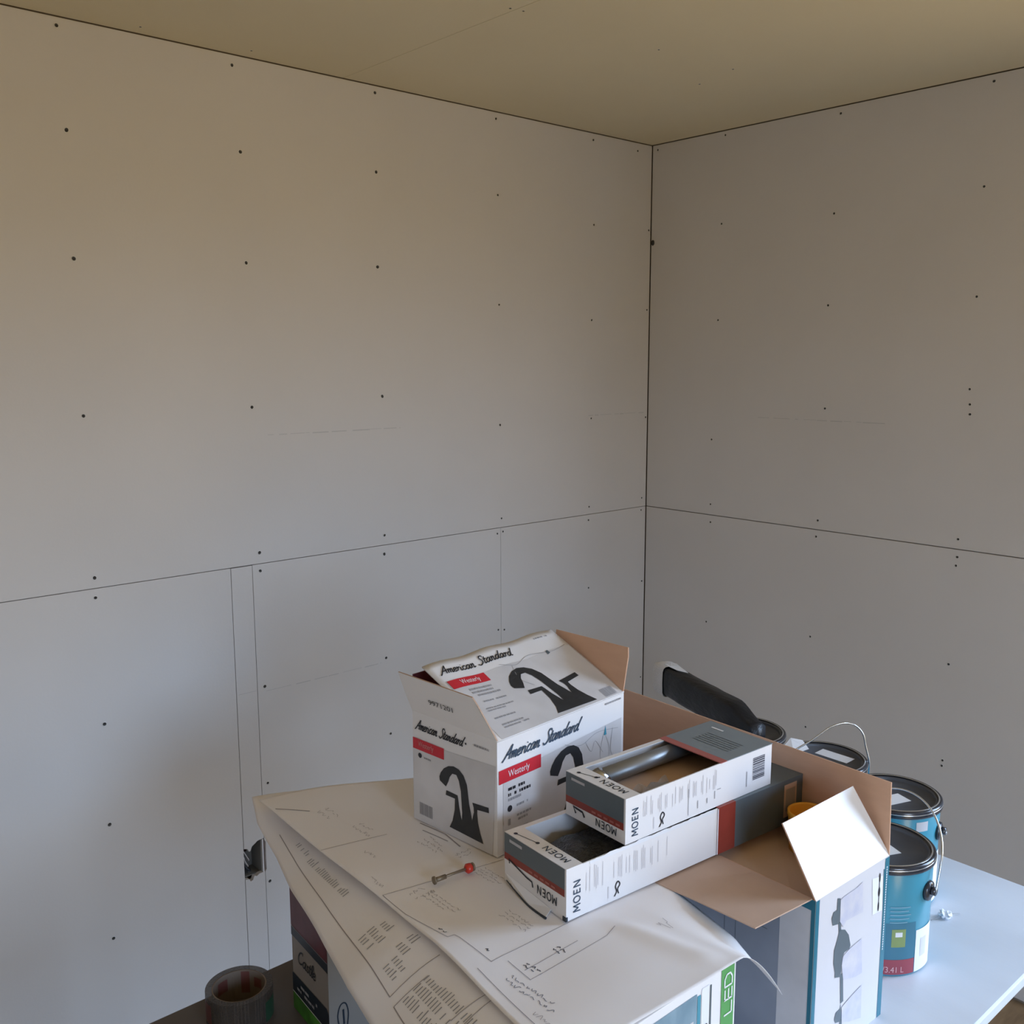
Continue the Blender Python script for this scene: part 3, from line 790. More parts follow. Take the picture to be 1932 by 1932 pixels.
grid_patch(PP, .012, .1175, .0905, .136, 2, 8, 3).build('red_banner', M['red'], tp)
text(PP, 'Westerly', .034, .120, .040, .012, 3).build('banner_lettering', M['label'], tp)
mbf = MB(); 
faucet(PP, .113, .005, .136, .118, 2).build('faucet_picture', M['faucet'], tp)
rects(PP, dashes(3, .070, .022, 21, .85, .036, .090), 2).build('fine_print', M['greyink'], tp)
rects(PP, dashes(1, .05, .006, 22, .9, .040, .076) + dashes(2, .06, .010, 23, .9, .032, .056) + dashes(1, .05, .006, 24, .9, .030, .038) +
      dashes(2, .06, .012, 25, .9, .032, .016) + dashes(1, .04, .006, 26, .9, .24, .164), 2).build('fine_print', M['greyink'], tp)
rects(PP, barcode(.254, .003, .030, .019, 6), 2).build('barcode', M['greyink'], tp)
mb = MB(); ribbon(PP, [(.13, .14), (.16, .13), (.2, .142), (.25, .132), (.29, .138)], .0008, 1.6, mb); ribbon(PP, [(.15, .13), (.14, .10), (.155, .08)], .0008, 1.6, mb)
mb.build('marble_veins', M['greyink'], tp)
poly(PP, [(.236, .128), (.244, .130), (.243, .137), (.238, .136)], 2).build('water_drop', M['slate'], tp)

# ---------- two slim accessory boxes ----------
def slim_box(name, label, loc, rz, w, d, h, open_from, open_to, end_text=True, kind='lower'):
    t = thing(name, label, 'box', loc, rz)
    th = .0018
    # shell: floor, walls, end cap, far end; window cut from the top between open_from and open_to
    mb = MB(); mb.box((0, 0, 0), (w, d, th)); mb.box((0, 0, th), (w, th, h)); mb.box((0, d - th, th), (w, d, h))
    mb.box((0, th, th), (th, d - th, h)); mb.box((w - th, th, th), (w, d - th, h))
    mb.build('box_body', M['white'], t)
    mb = MB().box((0, 0, h), (open_from, d, h + .0008)); mb.build('end_panel', M['white'], t)
    mb = MB().box((open_from, d - .009, h - .0002), (open_to, d, h + .0006)); mb.build('rim_strip', M['white'], t)
    # near end: slate band, red band, lettering the wrong way up
    E = Plane((0, 0, 0), (0, 1, 0), (0, 0, -1), .0004)
    pl = Plane((0, d, 0), (0, -1, 0), (0, 0, 1), .0004)
    b1, b2 = (h * .60, h * .46) if kind == 'lower' else (h * .46, h * .30)
    rects(pl, [(0, b1, d - .003, h)]).build('slate_band', M['slate'], t)
    rects(pl, [(0, b2, d - .003, b1)]).build('red_band', M['redbrown'], t)
    mb = MB(); mb.v = []
    rects(pl, [(.012, h * .86, .040, h * .92)], 2).build('fine_print', M['paleink'], t)
    rects(pl, [(.055 + i * .012, b2 + .003, .063 + i * .012, b2 + .006) for i in range(5)], 2).build('fine_print', mat('soft_red_print', (.42, .14, .12), .5), t)
    # MOEN upside down: reading toward +y, up toward -z
    block(E, 'MOEN', .018 if kind == 'lower' else .016, -(h * .36 if kind == 'lower' else h * .27), .042, h * .17, 2).build('brand_lettering', M['inkblue'], t)
    pb = MB()
    if kind == 'lower':
        ribbon(pl, [(.012, h * .42), (.010, h * .50), (.050, h * .36), (.062, h * .34), (.064, h * .24)], .0026, 2, pb, smooth=False)
    else:
        ribbon(pl, [(.022, h * .14), (.016, h * .27), (.036, h * .24), (.040, h * .14)], .0034, 2, pb, smooth=False)
    pb.build('product_picture', M['ink'], t)
    # top strip
    TP = Plane((0, 0, h + .0008), (0, 1, 0), (-1, 0, 0), .0004)
    block(TP, 'MOEN', .014, -.021, .050, .011, 1).build('brand_lettering', M['inkblue'], t)
    pb = MB()
    q0, q1 = ((.078, -.015), (.118, -.008)) if kind == 'lower' else ((.076, -.017), (.104, -.009))
    ribbon(TP, [q0, q1], .0012, 1, pb, smooth=False)
    for cx_, cy_ in (q0, q1):
        poly(TP, [(cx_ + .003 * math.cos(a), cy_ + .003 * math.sin(a)) for a in [i * math.pi / 5 for i in range(10)]], 1, pb)
    if kind != 'lower': ribbon(TP, [(.073, -.0215), (.076, -.017)], .003, 1, pb, smooth=False)
    pb.build('product_picture', M['ink'], t)
    # long side
    SV = Plane((0, 0, 0), (0, 0, 1), (-1, 0, 0), .0004)
    block(SV, 'MOEN', .008, -.024, h * .62 if kind != 'lower' else .045, .0120, 1.5).build('brand_lettering', M['navy'], t)
    SF = Plane((0, 0, 0), (1, 0, 0), (0, 0, 1), .0004)
    px = .085 if kind == 'lower' else .066
    pb = MB(); ribbon(SF, [(px, .006), (px + .004, .012), (px + .002, .020), (px + .006, .026), (px + .010, .021), (px + .006, .015), (px + .008, .008)], .0020, 1.5, pb)
    pb.build('product_picture', M['ink'], t)
    rr = random.Random(len(name)); lst = []
    for i in range(11):
        xx = .034 + i * .0145
        lst += [(xx + q * .003, .028 + rr.uniform(0, .006), xx + .0012 + q * .003, h - .006 - rr.uniform(0, .012)) for q in range(3) if rr.random() < .8]
    lst.append((px - .012, .007, px - .010, .024))
    rects(SF, lst, 1).build('fine_print', mat('ghost_print', (.64, .63, .66), .45), t)
    return t, SF

ml, SF = slim_box('towel_bar_box', 'longer slim white box with red and slate end lying across the carton', (-1.804, -1.416, 1.0052), math.radians(-4.5), .50, .133, .072, .028, .30)
# torn front rim and sleeve on the far half
rr = random.Random(4)
mb = MB(); xs = [.04 + i * .006 for i in range(42)]
top = [(x, -.0003, .072 + rr.uniform(-.0004, .0022)) for x in xs]
for i in range(len(xs) - 1):
    mb.quad((xs[i], -.0004, .068), (xs[i + 1], -.0004, .068), top[i + 1], top[i])
mb.build('torn_rim', M['label'], ml)
def sleeve(t, w, d, h, x0, band, m):
    mb = MB(); e = .0012
    mb.box((x0 + band, -e, -.0002), (w + .0005, 0, h + e)); mb.box((x0 + band, 0, h), (w + .0005, d, h + e)); mb.box((x0 + band, d, 0), (w + .0005, d + e, h + e))
    mb.build('sleeve', M['slate'], t)
    mb = MB()
    mb.box((x0, -e, -.0002), (x0 + band, 0, h + e)); mb.box((x0, 0, h), (x0 + band, d, h + e)); mb.box((x0, d, 0), (x0 + band, d + e, h + e))
    mb.build('red_band', M['redbrown'], t)
sleeve(ml, .50, .133, .072, .292, .038, None)
rects(Plane((0, -.0013, 0), (1, 0, 0), (0, 0, 1), .0004), [(.290, .0005, .292, .072)]).build('white_edge', M['label'], ml)
rects(Plane((0, -.0013, 0), (1, 0, 0), (0, 0, 1), .0004), [(.445, .012, .476, .066)], 1).build('sticker', M['kraftpale'], ml)
rects(Plane((0, -.0013, 0), (1, 0, 0), (0, 0, 1), .0004), [(.449, .022, .472, .058)], 2).build('sticker_print', M['greycard'], ml)
rects(Plane((0, 0, .0735), (1, 0, 0), (0, 1, 0), .0004), [(.37, .118, .44, .121)], 2).build('fine_print', M['redbrown'], ml)
rects(Plane((.0, 0, 0), (0, 1, 0), (0, 0, 1)), []).build
# torn lifted paper tab at the near end, its shadow line modelled as a dark tube
mb = MB()
P_ = cr([(-.003, .125, .004), (-.010, .09, .0015), (-.016, .055, .0005), (-.016, .022, .0005)], 6)
mb.tube(P_, .001, 6, rad=[.0006 + .0011 * i / (len(P_) - 1) for i in range(len(P_))])
mb.build('torn_tab_and_shade', M['inkblue'], ml)
mb = MB(); pts = [(-.0005, .130, .012), (-.0005, .030, .004), (-.015, .024, .001), (-.014, .060, .001), (-.008, .10, .002)]
mb.slab(pts, (-.3, 0, 1), .0006).build('torn_tab_and_shade', M['white'], ml)
MB().box((-.0012, -.001, 0), (.002, .006, .006)).build('crushed_corner', M['inkblue'], ml)
# wrapped grey bar inside
bar = thing('towel_bar', 'dark metal towel bar wrapped in clear film inside the longer slim box', 'towel bar', (-1.804, -1.416, 1.0052), math.radians(-4.5))
MB().tube([(.050, .070, .026), (.47, .072, .026)], .012, 16).build('bar', M['steel'], bar, smooth=True)
for xx in (.062, .45):
    MB().tube([(xx, .070, .026), (xx, .070, .052)], .017, 18).build('end_post', M['steel'], bar, smooth=True)
mb = MB(); rr = random.Random(8); N1, N2 = 22, 12
for i in range(N1 + 1):
    for k in range(N2):
        a = 2 * math.pi * k / N2; x = .033 + i * .0115
        ry, rz = .054, .027 + .004 * math.sin(i * 1.3 + k)
        f_ = 1 if 0 < i < N1 else .35
        mb.v.append((x, .067 + ry * f_ * math.cos(a), .0305 + rz * f_ * math.sin(a) * (1 + rr.uniform(-.08, .08))))
for i in range(N1):
    for k in range(N2):
        a = i * N2 + k; b = i * N2 + (k + 1) % N2; mb.f.append((a, b, b + N2, a + N2))
mb.build('film_bag', M['darkwrap'], bar, smooth=True)

mu, SF = slim_box('paper_holder_box', 'shorter slim white box with grey lid end, stacked on the longer slim box', (-1.70, -1.424, 1.0788), math.radians(-3.5), .315, .121, .065, .028, .196, kind='upper')
mb = MB(); mb.box((.208, -.001, .065), (.3155, .122, .0662)).build('sleeve', M['slate'], mu)
bpy.data.objects['sleeve.001'].data.materials[0] = mat('sleeve_grey_blue', (.22, .26, .29), .45, noise=.05, nscale=9)
MB().box((.194, -.001, .065), (.208, .122, .0663)).build('red_band', mat('sleeve_red', (.42, .13, .12), .45), mu)
rects(Plane((0, 0, .0662), (1, 0, 0), (0, 1, 0), .0004), [(.292, .078, .296, .102)], 1).build('fine_print', M['label'], mu)
rects(Plane((0, 0, .0662), (1, 0, 0), (0, 1, 0), .0004), [(.235 + i * .007, .02, .2365 + i * .007, .09) for i in range(6)], 1).build('fine_print', M['slate'], mu)
rects(SF, barcode(.270, .017, .028, .036, 9, vertical=False, n=13), 1.5).build('barcode', M['barcode'], mu)
rects(SF, [(.255, .012, .2565, .036), (.125, .005, .1262, .045), (.145, .010, .1465, .022), (.165, .012, .1668, .020), (.182, .014, .1835, .026), (.188, .026, .196, .0272)], 1.5).build('fine_print', M['greyink'], mu)
# pale cardboard tray and bracket in the upper box
MB().box((.004, .004, .002), (.31, .117, .034)).build('inner_tray', M['kraftpale'], mu)
ph = thing('paper_holder', 'brushed metal paper holder bar with round posts inside the shorter slim box', 'paper holder', (-1.70, -1.424, 1.0788), math.radians(-3.5))
MB().tube([(.036, .098, .050), (.27, .100, .050)], .0125, 18).build('bar', M['steel'], ph, smooth=True)
MB().tube([(.046, .070, .036), (.046, .098, .050)], .010, 16).build('arm', M['chrome'], ph, smooth=True)
MB().tube([(.040, .086, .046), (.040, .104, .054)], .0145, 18).build('end_cap', M['chrome'], ph, smooth=True)
mb = MB(); mb.lathe([(.0, .0375), (.020, .0375), (.022, .036), (.024, .034)], 24, (.062, .030)); mb.build('base_flange', M['chrome'], ph, smooth=True)
mb = MB()
for i in range(14):
    for k in range(6):
        mb.v.append((.030 + i * .008, .010 + k * .0085, .040 + .006 * math.sin(i * .9 + k * 1.7) + .003 * math.sin(k * 3 + i)))
for i in range(13):
    for k in range(5):
        a = i * 6 + k; mb.f.append((a, a + 6, a + 7, a + 1))
mb.build('film_bag', film('clear_wrap_film', (.55, .54, .54), .5, .15), ph, smooth=True)

# ================================================================== DRAWINGS
def lerp_tab(tab, y):
    if y >= tab[0][0]: return tab[0][1:]
    for a, b in zip(tab, tab[1:]):
        if a[0] >= y >= b[0]:
            t = (a[0] - y) / (a[0] - b[0]); t = t
            return tuple(p + (q - p) * t for p, q in zip(a[1:], b[1:]))
    return tab[-1][1:]
def ss(a, b, x):
    t = max(0, min(1, (x - a) / (b - a))); return t * t * (3 - 2 * t)
# top sheet: rows from far edge to near edge
TL = [(0.0, -1.928, -.812, 1.003), (.12, -1.934, -.905, 1.003), (.28, -1.943, -1.06, 1.003), (.46, -1.951, -1.225, 1.004),
      (.60, -1.962, -1.34, 1.008), (.70, -1.969, -1.40, 1.006), (.86, -1.985, -1.51, 1.005), (1.0, -1.998, -1.60, 1.004)]
TR_ = [(0.0, -1.50, -.985, 1.003), (.30, -1.55, -1.18, 1.002), (.55, -1.63, -1.38, 1.002), (.72, -1.632, -1.46, 1.0), (.85, -1.622, -1.55, .97), (1.0, -1.610, -1.618, .915)]
def row(tab, v):
    for a, b in zip(tab, tab[1:]):
        if a[0] <= v <= b[0]:
            t = (v - a[0]) / (b[0] - a[0]); return Vector([p + (q - p) * t for p, q in zip(a[1:], b[1:])])
    return Vector(tab[-1][1:])
def top_sheet(u, v):
    a = row(TL, v); b = row(TR_, v)
    p = a.lerp(b, u)
    base = a.z * (1 - ss(0, .25, u)) + 1.0038 * ss(0, .25, u)
    drop = (1.0038 - b.z) * max(0, (u - .775) / .225) ** 1.5
    z = base - drop
    # soft folds
    z += .0016 * math.sin(u * 9 + v * 3) * (1 - ss(.15, .35, v)) + .0011 * math.sin(v * 21 + u * 5)
    # crease running from the slim box toward the near edge
    d = (u - (.62 + .10 * (v - .72) / .28)); 
    if v > .6: z += .0050 * math.exp(-(d / .045) ** 2) * ss(.68, .80, v) * (1 - ss(.93, 1.0, v))
    far = ss(.25, 0, v)
    yb = .010 * math.sin(u * 6.0) * far
    return Vector((p.x, p.y + yb + .004 * math.sin(v * 3.14) * 0, max(z, 1.0018 if (u < .66 and v > .24) else -9)))
def low_sheet(u, v):
    LT = [(0.0, -1.907, -.745, .977), (.10, -1.936, -.82, .966), (.22, -1.961, -.93, .959), (.33, -1.986, -1.02, .955), (.46, -2.013, -1.14, .950),
          (.60, -2.046, -1.27, .945), (.68, -2.058, -1.34, .941), (.84, -2.082, -1.49, .936), (1.0, -2.095, -1.60, .932)]
    a = row(LT, v)
    x = a.x + (-1.76 - a.x) * u
    y = a.y + .0 + (-.16 * (1 - v) - .0 * v) * u
    if v < .10: y += 0
    s = min(1, (x - a.x) / .125)
    z = 1.0005 - (1.0005 - a.z) * (1 - s) ** 1.9
    z += .0012 * math.sin(v * 34) * (1 - s) + .0022 * math.sin(v * 13 + 1) * (1 - s)
    return Vector((x, y, z))
def sheet(name, label, fn, nu, nv, thick, m):
    mb = MB()
    for j in range(nv + 1):
        for i in range(nu + 1):
            mb.v.append(tuple(fn(i / nu, j / nv)))
    for j in range(nv):
        for i in range(nu):
            a = j * (nu + 1) + i; mb.f.append((a, a + nu + 1, a + nu + 2, a + 1))
    t = thing(name, label, 'drawing', (0, 0, 0))
    p0 = fn(.5, .5)
    t.location = (p0.x, p0.y, 1.0)
    vs = [(x - p0.x, y - p0.y, z - 1.0) for x, y, z in mb.v]
    o = obj('paper_sheet', vs, mb.f, m, t, smooth=True)
    sd = o.modifiers.new('thick', 'SOLIDIFY'); sd.thickness = thick; sd.offset = -1
    bv = BVHTree.FromPolygons([Vector(q) for q in mb.v], mb.f)
    def on(x, y, k=1.0):
        h = bv.ray_cast(Vector((x, y, 1.3)), Vector((0, 0, -1)))
        z = h[0].z if h[0] else 1.003
        return Vector((x - p0.x, y - p0.y, z - 1.0 + .0005 * k))
    return t, Curved(on)
t1, ON1 = sheet('floor_plan_sheet', 'large creased floor plan sheet on top, curling over the green-striped carton', top_sheet, 60, 110, .0003, M['paper'])
t2, ON2 = sheet('schedule_sheet', 'lower drawing sheet with printed tables, drooping off the left side', low_sheet, 50, 90, .0003, M['paper'])

def world_line(ON, pts, w, mb):
    """polyline in world x, y, laid on a sheet"""
    for a, b in zip(pts, pts[1:]):
        n = max(1, int(math.hypot(b[0] - a[0], b[1] - a[1]) / .012))
        seg = [(a[0] + (b[0] - a[0]) * i / n, a[1] + (b[1] - a[1]) * i / n) for i in range(n + 1)]
        ribbon(ON, seg, w, 1, mb, smooth=False)
mb = MB()
for l in [[(-1.944, -1.201), (-1.754, -1.236)], [(-1.944, -1.201), (-1.948, -1.26), (-1.942, -1.343), (-1.932, -1.344), (-1.931, -1.352)],
          [(-1.931, -1.352), (-1.932, -1.416), (-1.912, -1.415), (-1.763, -1.417)], [(-1.915, -1.427), (-1.919, -1.472), (-1.786, -1.471), (-1.765, -1.466)],
          [(-1.912, -1.454), (-1.82, -1.453)], [(-1.954, -1.416), (-1.971, -1.536)], [(-1.94, -1.032), (-1.839, -1.059)]]:
    world_line(ON1, l, .0009, mb)
mb.build('plan_lines', M['plan_ink'], t1)
mb = MB(); world_line(ON1, [(-1.925, -.865), (-1.905, -.89), (-1.888, -.911)], .0022, mb)
world_line(ON1, [(-1.778, -1.062), (-1.772, -1.12), (-1.779, -1.165)], .0022, mb); world_line(ON1, [(-1.790, -1.085), (-1.783, -1.14)], .0018, mb)
mb.build('plan_lines', M['plan_ink'], t1)
def scribble(ON, x, y, w, h, rows, seed, lw, mb, along='y', amp=.5):
    """small note: jittered handwriting-like strokes; text runs along -y (or +x)"""
    rr = random.Random(seed)
    for r_ in range(rows):
        t = 0; end = h * rr.uniform(.6, 1)
        off = (r_ + .5) / rows * w
        while t < end:
            l = rr.uniform(.004, .009); pts = []
            for q in range(4):
                tt = t + l * q / 3; jj = off + rr.uniform(-amp, amp) * w / rows * .6
                pts.append((x + jj, y - tt) if along == 'y' else (x + tt, y - jj))
            ribbon(ON, pts, lw, 1, mb)
            t += l + rr.uniform(.001, .004)
mb = MB()
for (x, y, w, h, r_, s_, al) in [(-1.905, -1.235, .020, .07, 3, 1, 'y'), (-1.860, -1.345, .022, .05, 3, 2, 'y'), (-1.812, -1.235, .024, .055, 4, 3, 'y'),
                             (-1.822, -1.11, .030, .06, 3, 4, 'y'), (-1.937, -1.15, .012, .03, 1, 5, 'y'), (-1.900, -1.08, .015, .03, 1, 6, 'y'),
                             (-1.870, -1.00, .03, .05, 2, 61, 'y'), (-1.965, -1.52, .012, .05, 1, 62, 'y'), (-1.885, -.92, .03, .04, 2, 63, 'y'),
                             (-1.800, -1.175, .02, .03, 2, 64, 'x'), (-1.915, -1.215, .03, .03, 2, 65, 'x'), (-1.72, -1.48, .05, .02, 1, 66, 'x')]:
    scribble(ON1, x, y, w, h, r_, s_, .0006, mb, al)
mb.build('plan_notes', M['plan_ink'], t1)
mb = MB()
for (x, y, w, h, r_, s_, al) in [(-1.858, -1.445, .013, .014, 2, 7, 'y'), (-1.908, -1.445, .012, .026, 2, 8, 'y'), (-1.923, -1.392, .006, .012, 1, 9, 'y'), (-1.940, -1.318, .006, .014, 1, 10, 'y')]:
    scribble(ON1, x, y, w, h, r_, s_, .0012, mb, al)
mb.build('pen_notes', M['plan_bold'], t1)
mb = MB(); scribble(ON1, -1.946, -1.452, .020, .095, 2, 11, .0009, mb); mb.build('pen_notes', mat('soft_pen_ink', (.20, .20, .24), .8), t1)
mb = MB()
for l in [[(-1.932, -.889), (-1.955, -.985), (-1.987, -1.13), (-1.991, -1.15), (-2.029, -1.339), (-1.962, -1.352)],
          [(-1.990, -1.365), (-2.034, -1.354), (-2.050, -1.426), (-2.062, -1.50)], [(-2.016, -1.442), (-1.969, -1.452)], [(-2.024, -1.460), (-1.972, -1.464)]]:
    world_line(ON2, l, .0011, mb)
mb.build('table_rules', M['plan_ink'], t2)
mb = MB(); rr = random.Random(21)
def columns(x, y, cols, rows, cw, pitch, lean=-.012):
    for r_ in range(rows):
        for c in range(cols):
            x0 = x + c * cw + lean * 0 - r_ * pitch * .14; l = cw * rr.uniform(.45, .88)
            if rr.random() < .9: ribbon(ON2, [(x0, y - r_ * pitch - c * .0015), (x0 + l, y - r_ * pitch - c * .0015 - .0015)], .0017, 1, mb, smooth=False)
columns(-2.026, -1.362, 3, 20, .0145, .0058)
columns(-2.000, -1.225, 2, 6, .013, .0065); columns(-1.972, -1.235, 1, 4, .016, .006); columns(-2.012, -1.300, 2, 5, .012, .006); columns(-1.985, -1.290, 2, 4, .016, .006)
columns(-1.946, -1.00, 1, 22, .013, .0062); columns(-1.934, -.945, 1, 7, .009, .0065)
mb.build('table_text', M['greyink'], t2)

# ---------- bolt with red cap ----------
bt = thing('anchor_bolt', 'short metal bolt with round red cap lying on the drawings', 'bolt', (-1.846, -1.232, 1.0115), math.radians(-6))
MB().tube([(-.026, 0, 0), (.024, 0, .0005)], .0019, 10).build('shaft', M['boltmetal'], bt, smooth=True)
MB().tube([(-.030, 0, 0), (-.012, 0, 0)], .0034, 12).build('sleeve', M['boltmetal'], bt, smooth=True)
MB().tube([(-.0315, 0, 0), (-.0295, 0, 0)], .0058, 14).build('bolt_head', M['boltmetal'], bt, smooth=True)
MB().tube([(.021, 0, 0), (.024, 0, 0), (.030, 0, .0), (.0325, 0, 0)], .007, 16, rad=[.004, .0072, .0066, .003]).build('red_cap', M['redplastic'], bt, smooth=True)
MB().tube([(.0325, 0, 0), (.0345, 0, .0)], .0062, 14).build('washer', M['boltmetal'], bt, smooth=True)
bt.location.z = 1.0125

# ================================================================== TAPE ROLL
M['tapecore'] = mat('tape_core_card', (0.20, 0.155, 0.12), .8)
tr = thing('tape_roll', 'roll of clear packing tape standing flat at the left end of the table', 'tape', (-2.043, -.953, TZ + .0005))
MB().lathe([(.0385, 0), (.0385, .048), (.0405, .048), (.0405, 0), (.0385, 0)], 48).build('core', M['tapecore'], tr, smooth=False)
MB().lathe([(.0405, 0), (.0405, .0485), (.050, .0485), (.050, 0), (.0405, 0)], 56).build('tape_winding', M['tapefilm'], tr)
MB().lathe([(.0502, .008), (.0502, .040)], 10, a0=2.6, a1=3.3).build('printed_patch', mat('dark_red_print', (.10, .03, .025), .4), tr)
for z_0, z_1, a_0, a_1 in ((.010, .046, .7, 1.05), (.022, .038, .1, .5), (.02, .04, 1.6, 2.1)):
    MB().lathe([(.0382, z_0), (.0382, z_1)][::-1], 6, a0=a_0, a1=a_1).build('liner_print', mat('faded_red_print', (.16, .055, .045), .6), tr)
mb = MB(); mb.lathe([(.0503, .002), (.0503, .034)], 8, a0=5.1, a1=5.7); mb.build('green_print', mat('dark_green_print', (.02, .055, .03), .4), tr)

# ================================================================== PAINT CANS
CG_ = 'teal paint cans along the right edge of the table'
def ang(px): return math.radians(px)
def make_can(label, loc, labeled=True, sticker=0.0, ear=272.0, bail=None, facing=206.5, off=(-.012, -.006), hwh=(.028, .017)):
    t = thing('paint_can', label, 'paint can', loc, 0, CG_)
    R0 = .0825
    MB().lathe([(0, .0), (R0 - .002, .0), (R0, .0025), (R0, .1845), (R0 - .001, .187)], 96).build('can_body', M['can'], t, smooth=True)
    bm_ = MB().lathe([(R0 + .0006, .176), (.0862, .1775), (.0868, .181), (.0858, .1835), (.0866, .186), (.0858, .1895), (.083, .1915), (.0805, .190), (.079, .1865), (.0775, .186)], 96)
    bm_.build('rim_ring', M['canring'], t, smooth=True)
    MB().lathe([(.0775, .1862), (.0765, .1885), (.0745, .1885), (.0735, .1855), (.0725, .1815), (0, .1812)], 96).build('lid', M['lid'], t, smooth=True)
    MB().lathe([(.0812, .1910), (.0798, .1920), (.0784, .1910)], 96).build('rim_highlight', M['wire'], t, smooth=True)  # thin metal ring added as a highlight line on the black rim
    MB().lathe([(.0858, .1835), (.0872, .1843), (.0862, .1855)], 96).build('rim_highlight', M['wire'], t, smooth=True)  # outer ring, a second modelled highlight line
    # front label print
    f0 = facing
    def patch(a0, a1, z0, z1, m, nm, k=1.0):
        MB().lathe([(R0 + .0003 * k, z0), (R0 + .0003 * k, z1)], 16, a0=math.radians(a0), a1=math.radians(a1)).build(nm, m, t, smooth=True)
    if labeled:
        patch(f0 - 60, f0 + 46, 0.0035, .093, M['candark'], 'label_panel')
        patch(f0 - 30, f0 + 46, .004, .030, M['labelred'], 'red_panel', 2)
        patch(f0 + 47, f0 + 80, .004, .077, M['label'], 'barcode_label', 2)
        patch(f0 + 17, f0 + 33, .052, .083, M['labelgreen'], 'green_badge', 2)
        patch(f0 + 21, f0 + 29, .070, .078, M['label'], 'badge_print', 3)
        patch(f0 + 55, f0 + 66, .028, .060, M['greyphoto'], 'label_print', 3)
        patch(f0 + 6, f0 + 9, .150, .170, M['paleink'], 'label_print', 2)
        mb = MB()
        for i in range(5):
            mb.lathe([(R0 + .0009, .094 + i * .0065), (R0 + .0009, .0958 + i * .0065)], 8, a0=math.radians(f0 + 14), a1=math.radians(f0 + 34 + (i * 7) % 5))
        mb.build('fine_print', mat('pale_blue_print', (.20, .40, .52), .4), t)
        def cyl(x, y, k=1.0):
            a = math.radians(f0 + 9) + x / R0
            return Vector(((R0 + .0004 * k) * math.cos(a), (R0 + .0004 * k) * math.sin(a), y))
        text(None, '/3.41 L', 0, .008, .034, .010, 3, .0, fn=cyl).build('volume_lettering', mat('pink_white_print', (.72, .45, .47), .4), t)
    else:
        patch(f0 + 30, f0 + 47, .152, .170, M['paleink'], 'label_badge', 2)
        patch(f0 + 52, f0 + 84, .006, .100, M['label'], 'barcode_label', 2)
    # sticker on the lid
    a = math.radians(sticker); c, s = math.cos(a), math.sin(a)
    hw, hh = hwh
    pts = [(off[0] + c * x - s * y, off[1] + s * x + c * y, .1818) for x, y in ((-hw, -hh), (hw, -hh), (hw, hh), (-hw, hh))]
    MB().slab(pts, (0, 0, 1), .0003).build('lid_sticker', M['label'], t)
    # ears
    for da in (0, 180):
        e_ = math.radians(ear + da); n = Vector((math.cos(e_), math.sin(e_), 0))
        MB().tube([n * (R0 - .001) + Vector((0, 0, .138)), n * (R0 + .004) + Vector((0, 0, .138)), n * (R0 + .006) + Vector((0, 0, .138))], .017, 20, rad=[.017, .016, .012]
                  ).build('handle_ear', M['canring'], t, smooth=True)
        MB().tube([n * (R0 + .004) + Vector((0, 0, .140)), n * (R0 + .013) + Vector((0, 0, .140))], .007, 12).build('ear_knob', M['canring'], t, smooth=True)
    if bail:
        MB().tube(cr([tuple(Vector(p) - Vector(loc)) for p in bail], 8), .0019, 8).build('wire_handle', M['wire'], t, smooth=True)
    else:
        n = Vector((math.cos(math.radians(ear)), math.sin(math.radians(ear)), 0)); sd = Vector((-n.y, n.x, 0))
        P0 = [n * .095 * math.cos(q) + sd * .098 * math.sin(q) + Vector((0, 0, .138 - .055 * math.sin(q))) for q in [math.pi * i / 12 for i in range(13)]]
        MB().tube(cr([tuple(p) for p in P0], 3), .0019, 8).build('wire_handle', M['wire'], t, smooth=True)
    return t

def bail_pts(c, ea, h, tl, z, n=13, r=.095):
    ax = Vector((math.cos(ea), math.sin(ea), 0)); pr = Vector((-ax.y, ax.x, 0))
    up = Vector((0, 0, math.cos(tl))) + pr * math.sin(tl)
    return [tuple(Vector((c[0], c[1], z)) + ax * r * math.cos(q) + up * h * math.sin(q)) for q in [math.pi * i / (n - 1) for i in range(n)]]
c1 = (-1.158, -1.513, TZ)
b1 = bail_pts(c1, 4.749, .125, .745, .903)
b1 = [(b1[0][0], b1[0][1], .880)] + b1[1:-1] + [(b1[-1][0], b1[-1][1], .880)]
make_can('nearest teal paint can with green badge and red label band', c1, True, -25, 272, b1)
make_can('second nearest teal paint can, small pale badge under its black rim', (-.960, -1.432, TZ), False, -20, 283)
b3 = [(-.848, -1.324, .880), (-.848, -1.324, .922), (-.855, -1.318, .958), (-.860, -1.314, .983), (-.871, -1.305, 1.0), (-.884, -1.293, 1.007), (-.897, -1.281, 1.005), (-.913, -1.266, .995), (-.937, -1.245, .970), (-.961, -1.224, .950), (-.984, -1.203, .922), (-.984, -1.203, .880)]
make_can('teal paint can with raised wire handle and large white lid sticker', (-.907, -1.256, TZ), False, 0, 318.3, b3, off=(.040, -.002), hwh=(.016, .036))
make_can('farthest teal paint can, its lid under the black plastic bundle', (-.900, -1.062, TZ), False, 15, 300)

